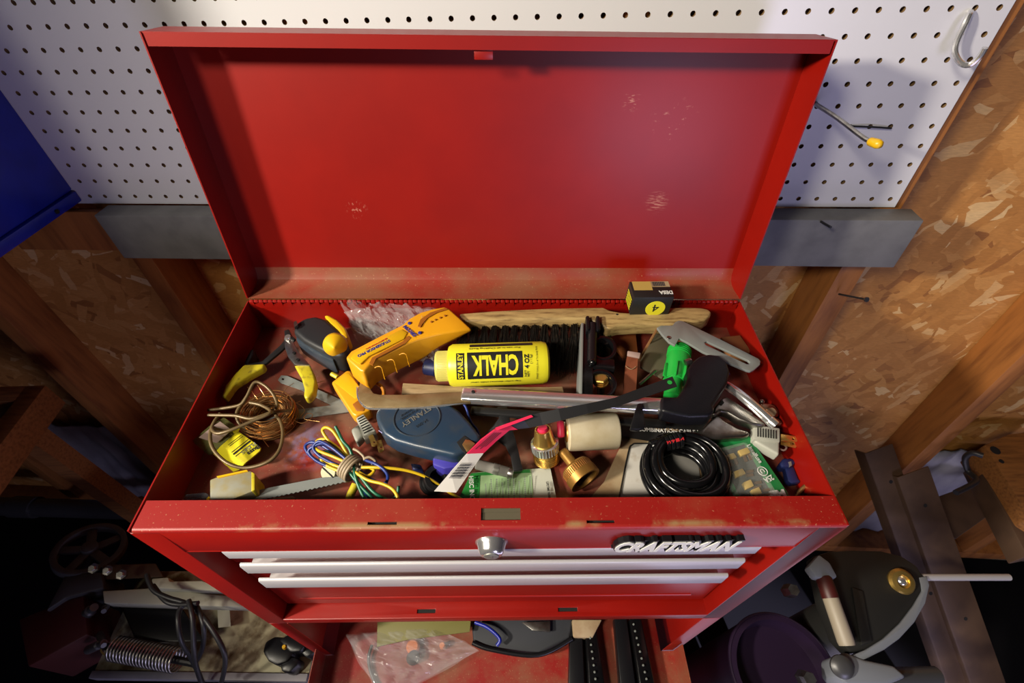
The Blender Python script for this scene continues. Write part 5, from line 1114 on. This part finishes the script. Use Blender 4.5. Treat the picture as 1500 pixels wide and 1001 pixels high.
obj('lower_tube', MB().tube([P(1300, 992, zg-.03), P(1372, 990, zg-.04)], .014, 14), 'machine_grey', t)
zd = -.62
c = P(1150, 985, zd); t = thing('drum', 'dark purple drum standing on the floor right of the red cabinet', 'drum', V((c.x, c.y, FLOOR)))
obj('shell', MB().lathe(V((c.x, c.y, FLOOR)), c, [(0, .095), (.02, .098), (.97, .098), (1, .095), (1, .086), (.93, .083)], 56), 'drum_purple', t)
obj('rim_hoop', MB().tube([c+V((0.097*math.cos(2*math.pi*i/56), 0.097*math.sin(2*math.pi*i/56), -.004)) for i in range(56)], .0035, 8, closed=True), 'drum_purple', t)
# stacked wooden frame at far right
t = thing('wooden_crate', 'brown wooden block with dark holes at the far right in front of the grey sheeting', 'wooden frame', P(1470, 720, -.62))
q = [P(1442, 652, -.50), P(1478, 636, -.50), P(1530, 630, -.50), P(1560, 790, -.50), P(1510, 760, -.50)]
obj('block', MB().slab(q, [p-V((0, 0, .08)) for p in q]), 'shelf_wood', t, bevel=.003)
for px, py, r in ((1458, 660, .010), (1467, 676, .005)):
    c = P(px, py, -.4995); obj('hole', MB().lathe(c-V((0, 0, .004)), c+V((0, 0, .0006)), [(0, r), (1, r)], 18), 'black_hole', t)
q = [P(1432, 678, -.54), P(1448, 672, -.54), P(1530, 810, -.54), P(1505, 815, -.54)]
obj('rail', MB().slab(q, [p-V((0, 0, .05)) for p in q]), 'rail_brown', t, bevel=.003)
obj('support', MB().bb(P(1530, 720, FLOOR)-V((.05, .05, 0)), P(1530, 720, FLOOR)+V((.05, .05, -FLOOR-.56))), 'shelf_wood', t)
tag(obj('black_cord', MB().tube(cr([WP(*PW(x, y, o)) for x, y, o in ((1440, 668, -.06), (1424, 664, -.05), (1414, 672, -.05), (1418, 690, -.06), (1430, 705, -.09), (1400, 722, -.12))], 6), .006, 8), 'cord_black', ang=80), 'black cord loop in front of the grey sheeting at the right', 'cord')
q = [P(1345, 738, -.66), P(1450, 700, -.66), P(1470, 740, -.66), P(1400, 790, -.66)]
tag(obj('wood_offcut', MB().slab(q, [p-V((0, 0, .03)) for p in q]), 'rail_brown', bevel=.003), 'dark wooden offcut lying behind the leaning rails at the right', 'offcut')
# ================================================================ LIGHT, WORLD, CAMERA
def area(name, loc, target, sx, sy, power, col, spread=180):
    l = bpy.data.lights.new(name, 'AREA'); l.shape = 'RECTANGLE'; l.size = sx; l.size_y = sy; l.energy = power; l.color = col; l.spread = math.radians(spread)
    o = bpy.data.objects.new(name, l); COL.objects.link(o); o.location = loc
    o.rotation_euler = (V(target)-V(loc)).to_track_quat('-Z', 'Y').to_euler(); return o
T0 = V((.33, .2, 0))
# daylight through the open doorway behind and to the right
area('doorway_daylight', (1.22, -2.0, -.04), (.45, .34, .12), .6, .55, 17, (.68, .64, 1.0))
l = bpy.data.lights.new('sunbeam', 'SPOT'); l.energy = 2600; l.color = (.80, .74, 1.0); l.shadow_soft_size = .03; l.spot_size = math.radians(26); l.spot_blend = .35
o = bpy.data.objects.new('sunbeam', l); COL.objects.link(o); o.location = (1.6, -2.9, 1.5); o.rotation_euler = (V((1.02, -.72, FLOOR))-o.location).to_track_quat('-Z', 'Y').to_euler()
# warm work lamp up on the left
l = bpy.data.lights.new('work_lamp', 'SPOT'); l.energy = 260; l.color = (1, .90, .74); l.shadow_soft_size = .08; l.spot_size = math.radians(60); l.spot_blend = .8
o = bpy.data.objects.new('work_lamp', l); COL.objects.link(o); o.location = (-1.18, -.52, .92); o.rotation_euler = (V((.62, .25, -.05))-o.location).to_track_quat('-Z', 'Y').to_euler()
# soft overhead spot, left of and behind the camera, aimed right
l = bpy.data.lights.new('shop_light', 'SPOT'); l.energy = 115; l.color = (1, .90, .74); l.shadow_soft_size = .16; l.spot_size = math.radians(64); l.spot_blend = .9
o = bpy.data.objects.new('shop_light', l); COL.objects.link(o); o.location = (-.62, -.85, 1.25); o.rotation_euler = (V((.60, .26, -.12))-o.location).to_track_quat('-Z', 'Y').to_euler()
wd = bpy.data.worlds.new('world'); wd.use_nodes = True; S.world = wd
wd.node_tree.nodes['Background'].inputs[0].default_value = (.55, .5, .62, 1); wd.node_tree.nodes['Background'].inputs[1].default_value = .010
cam = bpy.data.cameras.new('camera'); co = bpy.data.objects.new('camera', cam); COL.objects.link(co)
cam.sensor_width = 36; cam.lens = FPX/1500*36; cam.clip_start = .01
Rm = M((CR[0], CR[1], -CR[2])).transposed().to_4x4(); Rm.translation = CP; co.matrix_world = Rm
cam.dof.use_dof = True; cam.dof.focus_distance = .57; cam.dof.aperture_fstop = 11
S.camera = co
S.view_settings.view_transform = 'Standard'; S.view_settings.look = 'None'; S.view_settings.exposure = -.06; S.view_settings.gamma = 1; S.view_settings.use_curve_mapping = False

for name, grp in (('power_plug', 'grey two prong plugs in the tray'), ('plastic_bar', 'black ribbed bars in the lower drawer'), ('metal_rail', 'brown metal rails leaning on the wall'), ('stopper', 'orange caps in the lower drawer bag'), ('pegboard_hook', 'steel hooks on the pegboard'), ('nail', 'nails in the wall boards'), ('fuse_box', 'clear fuse boxes in the front left corner'), ('wall_sheeting', 'grey sheeting low on the wall')):
    for o in S.objects:
        if o.parent is None and o.name.split('.')[0] == name: o['group'] = grp
for o in S.objects:
    if o.parent is None and o.name.split('.')[0] == 'saw_blade' and o.type == 'MESH': o['group'] = 'loose grey saw blades on the tray floor'
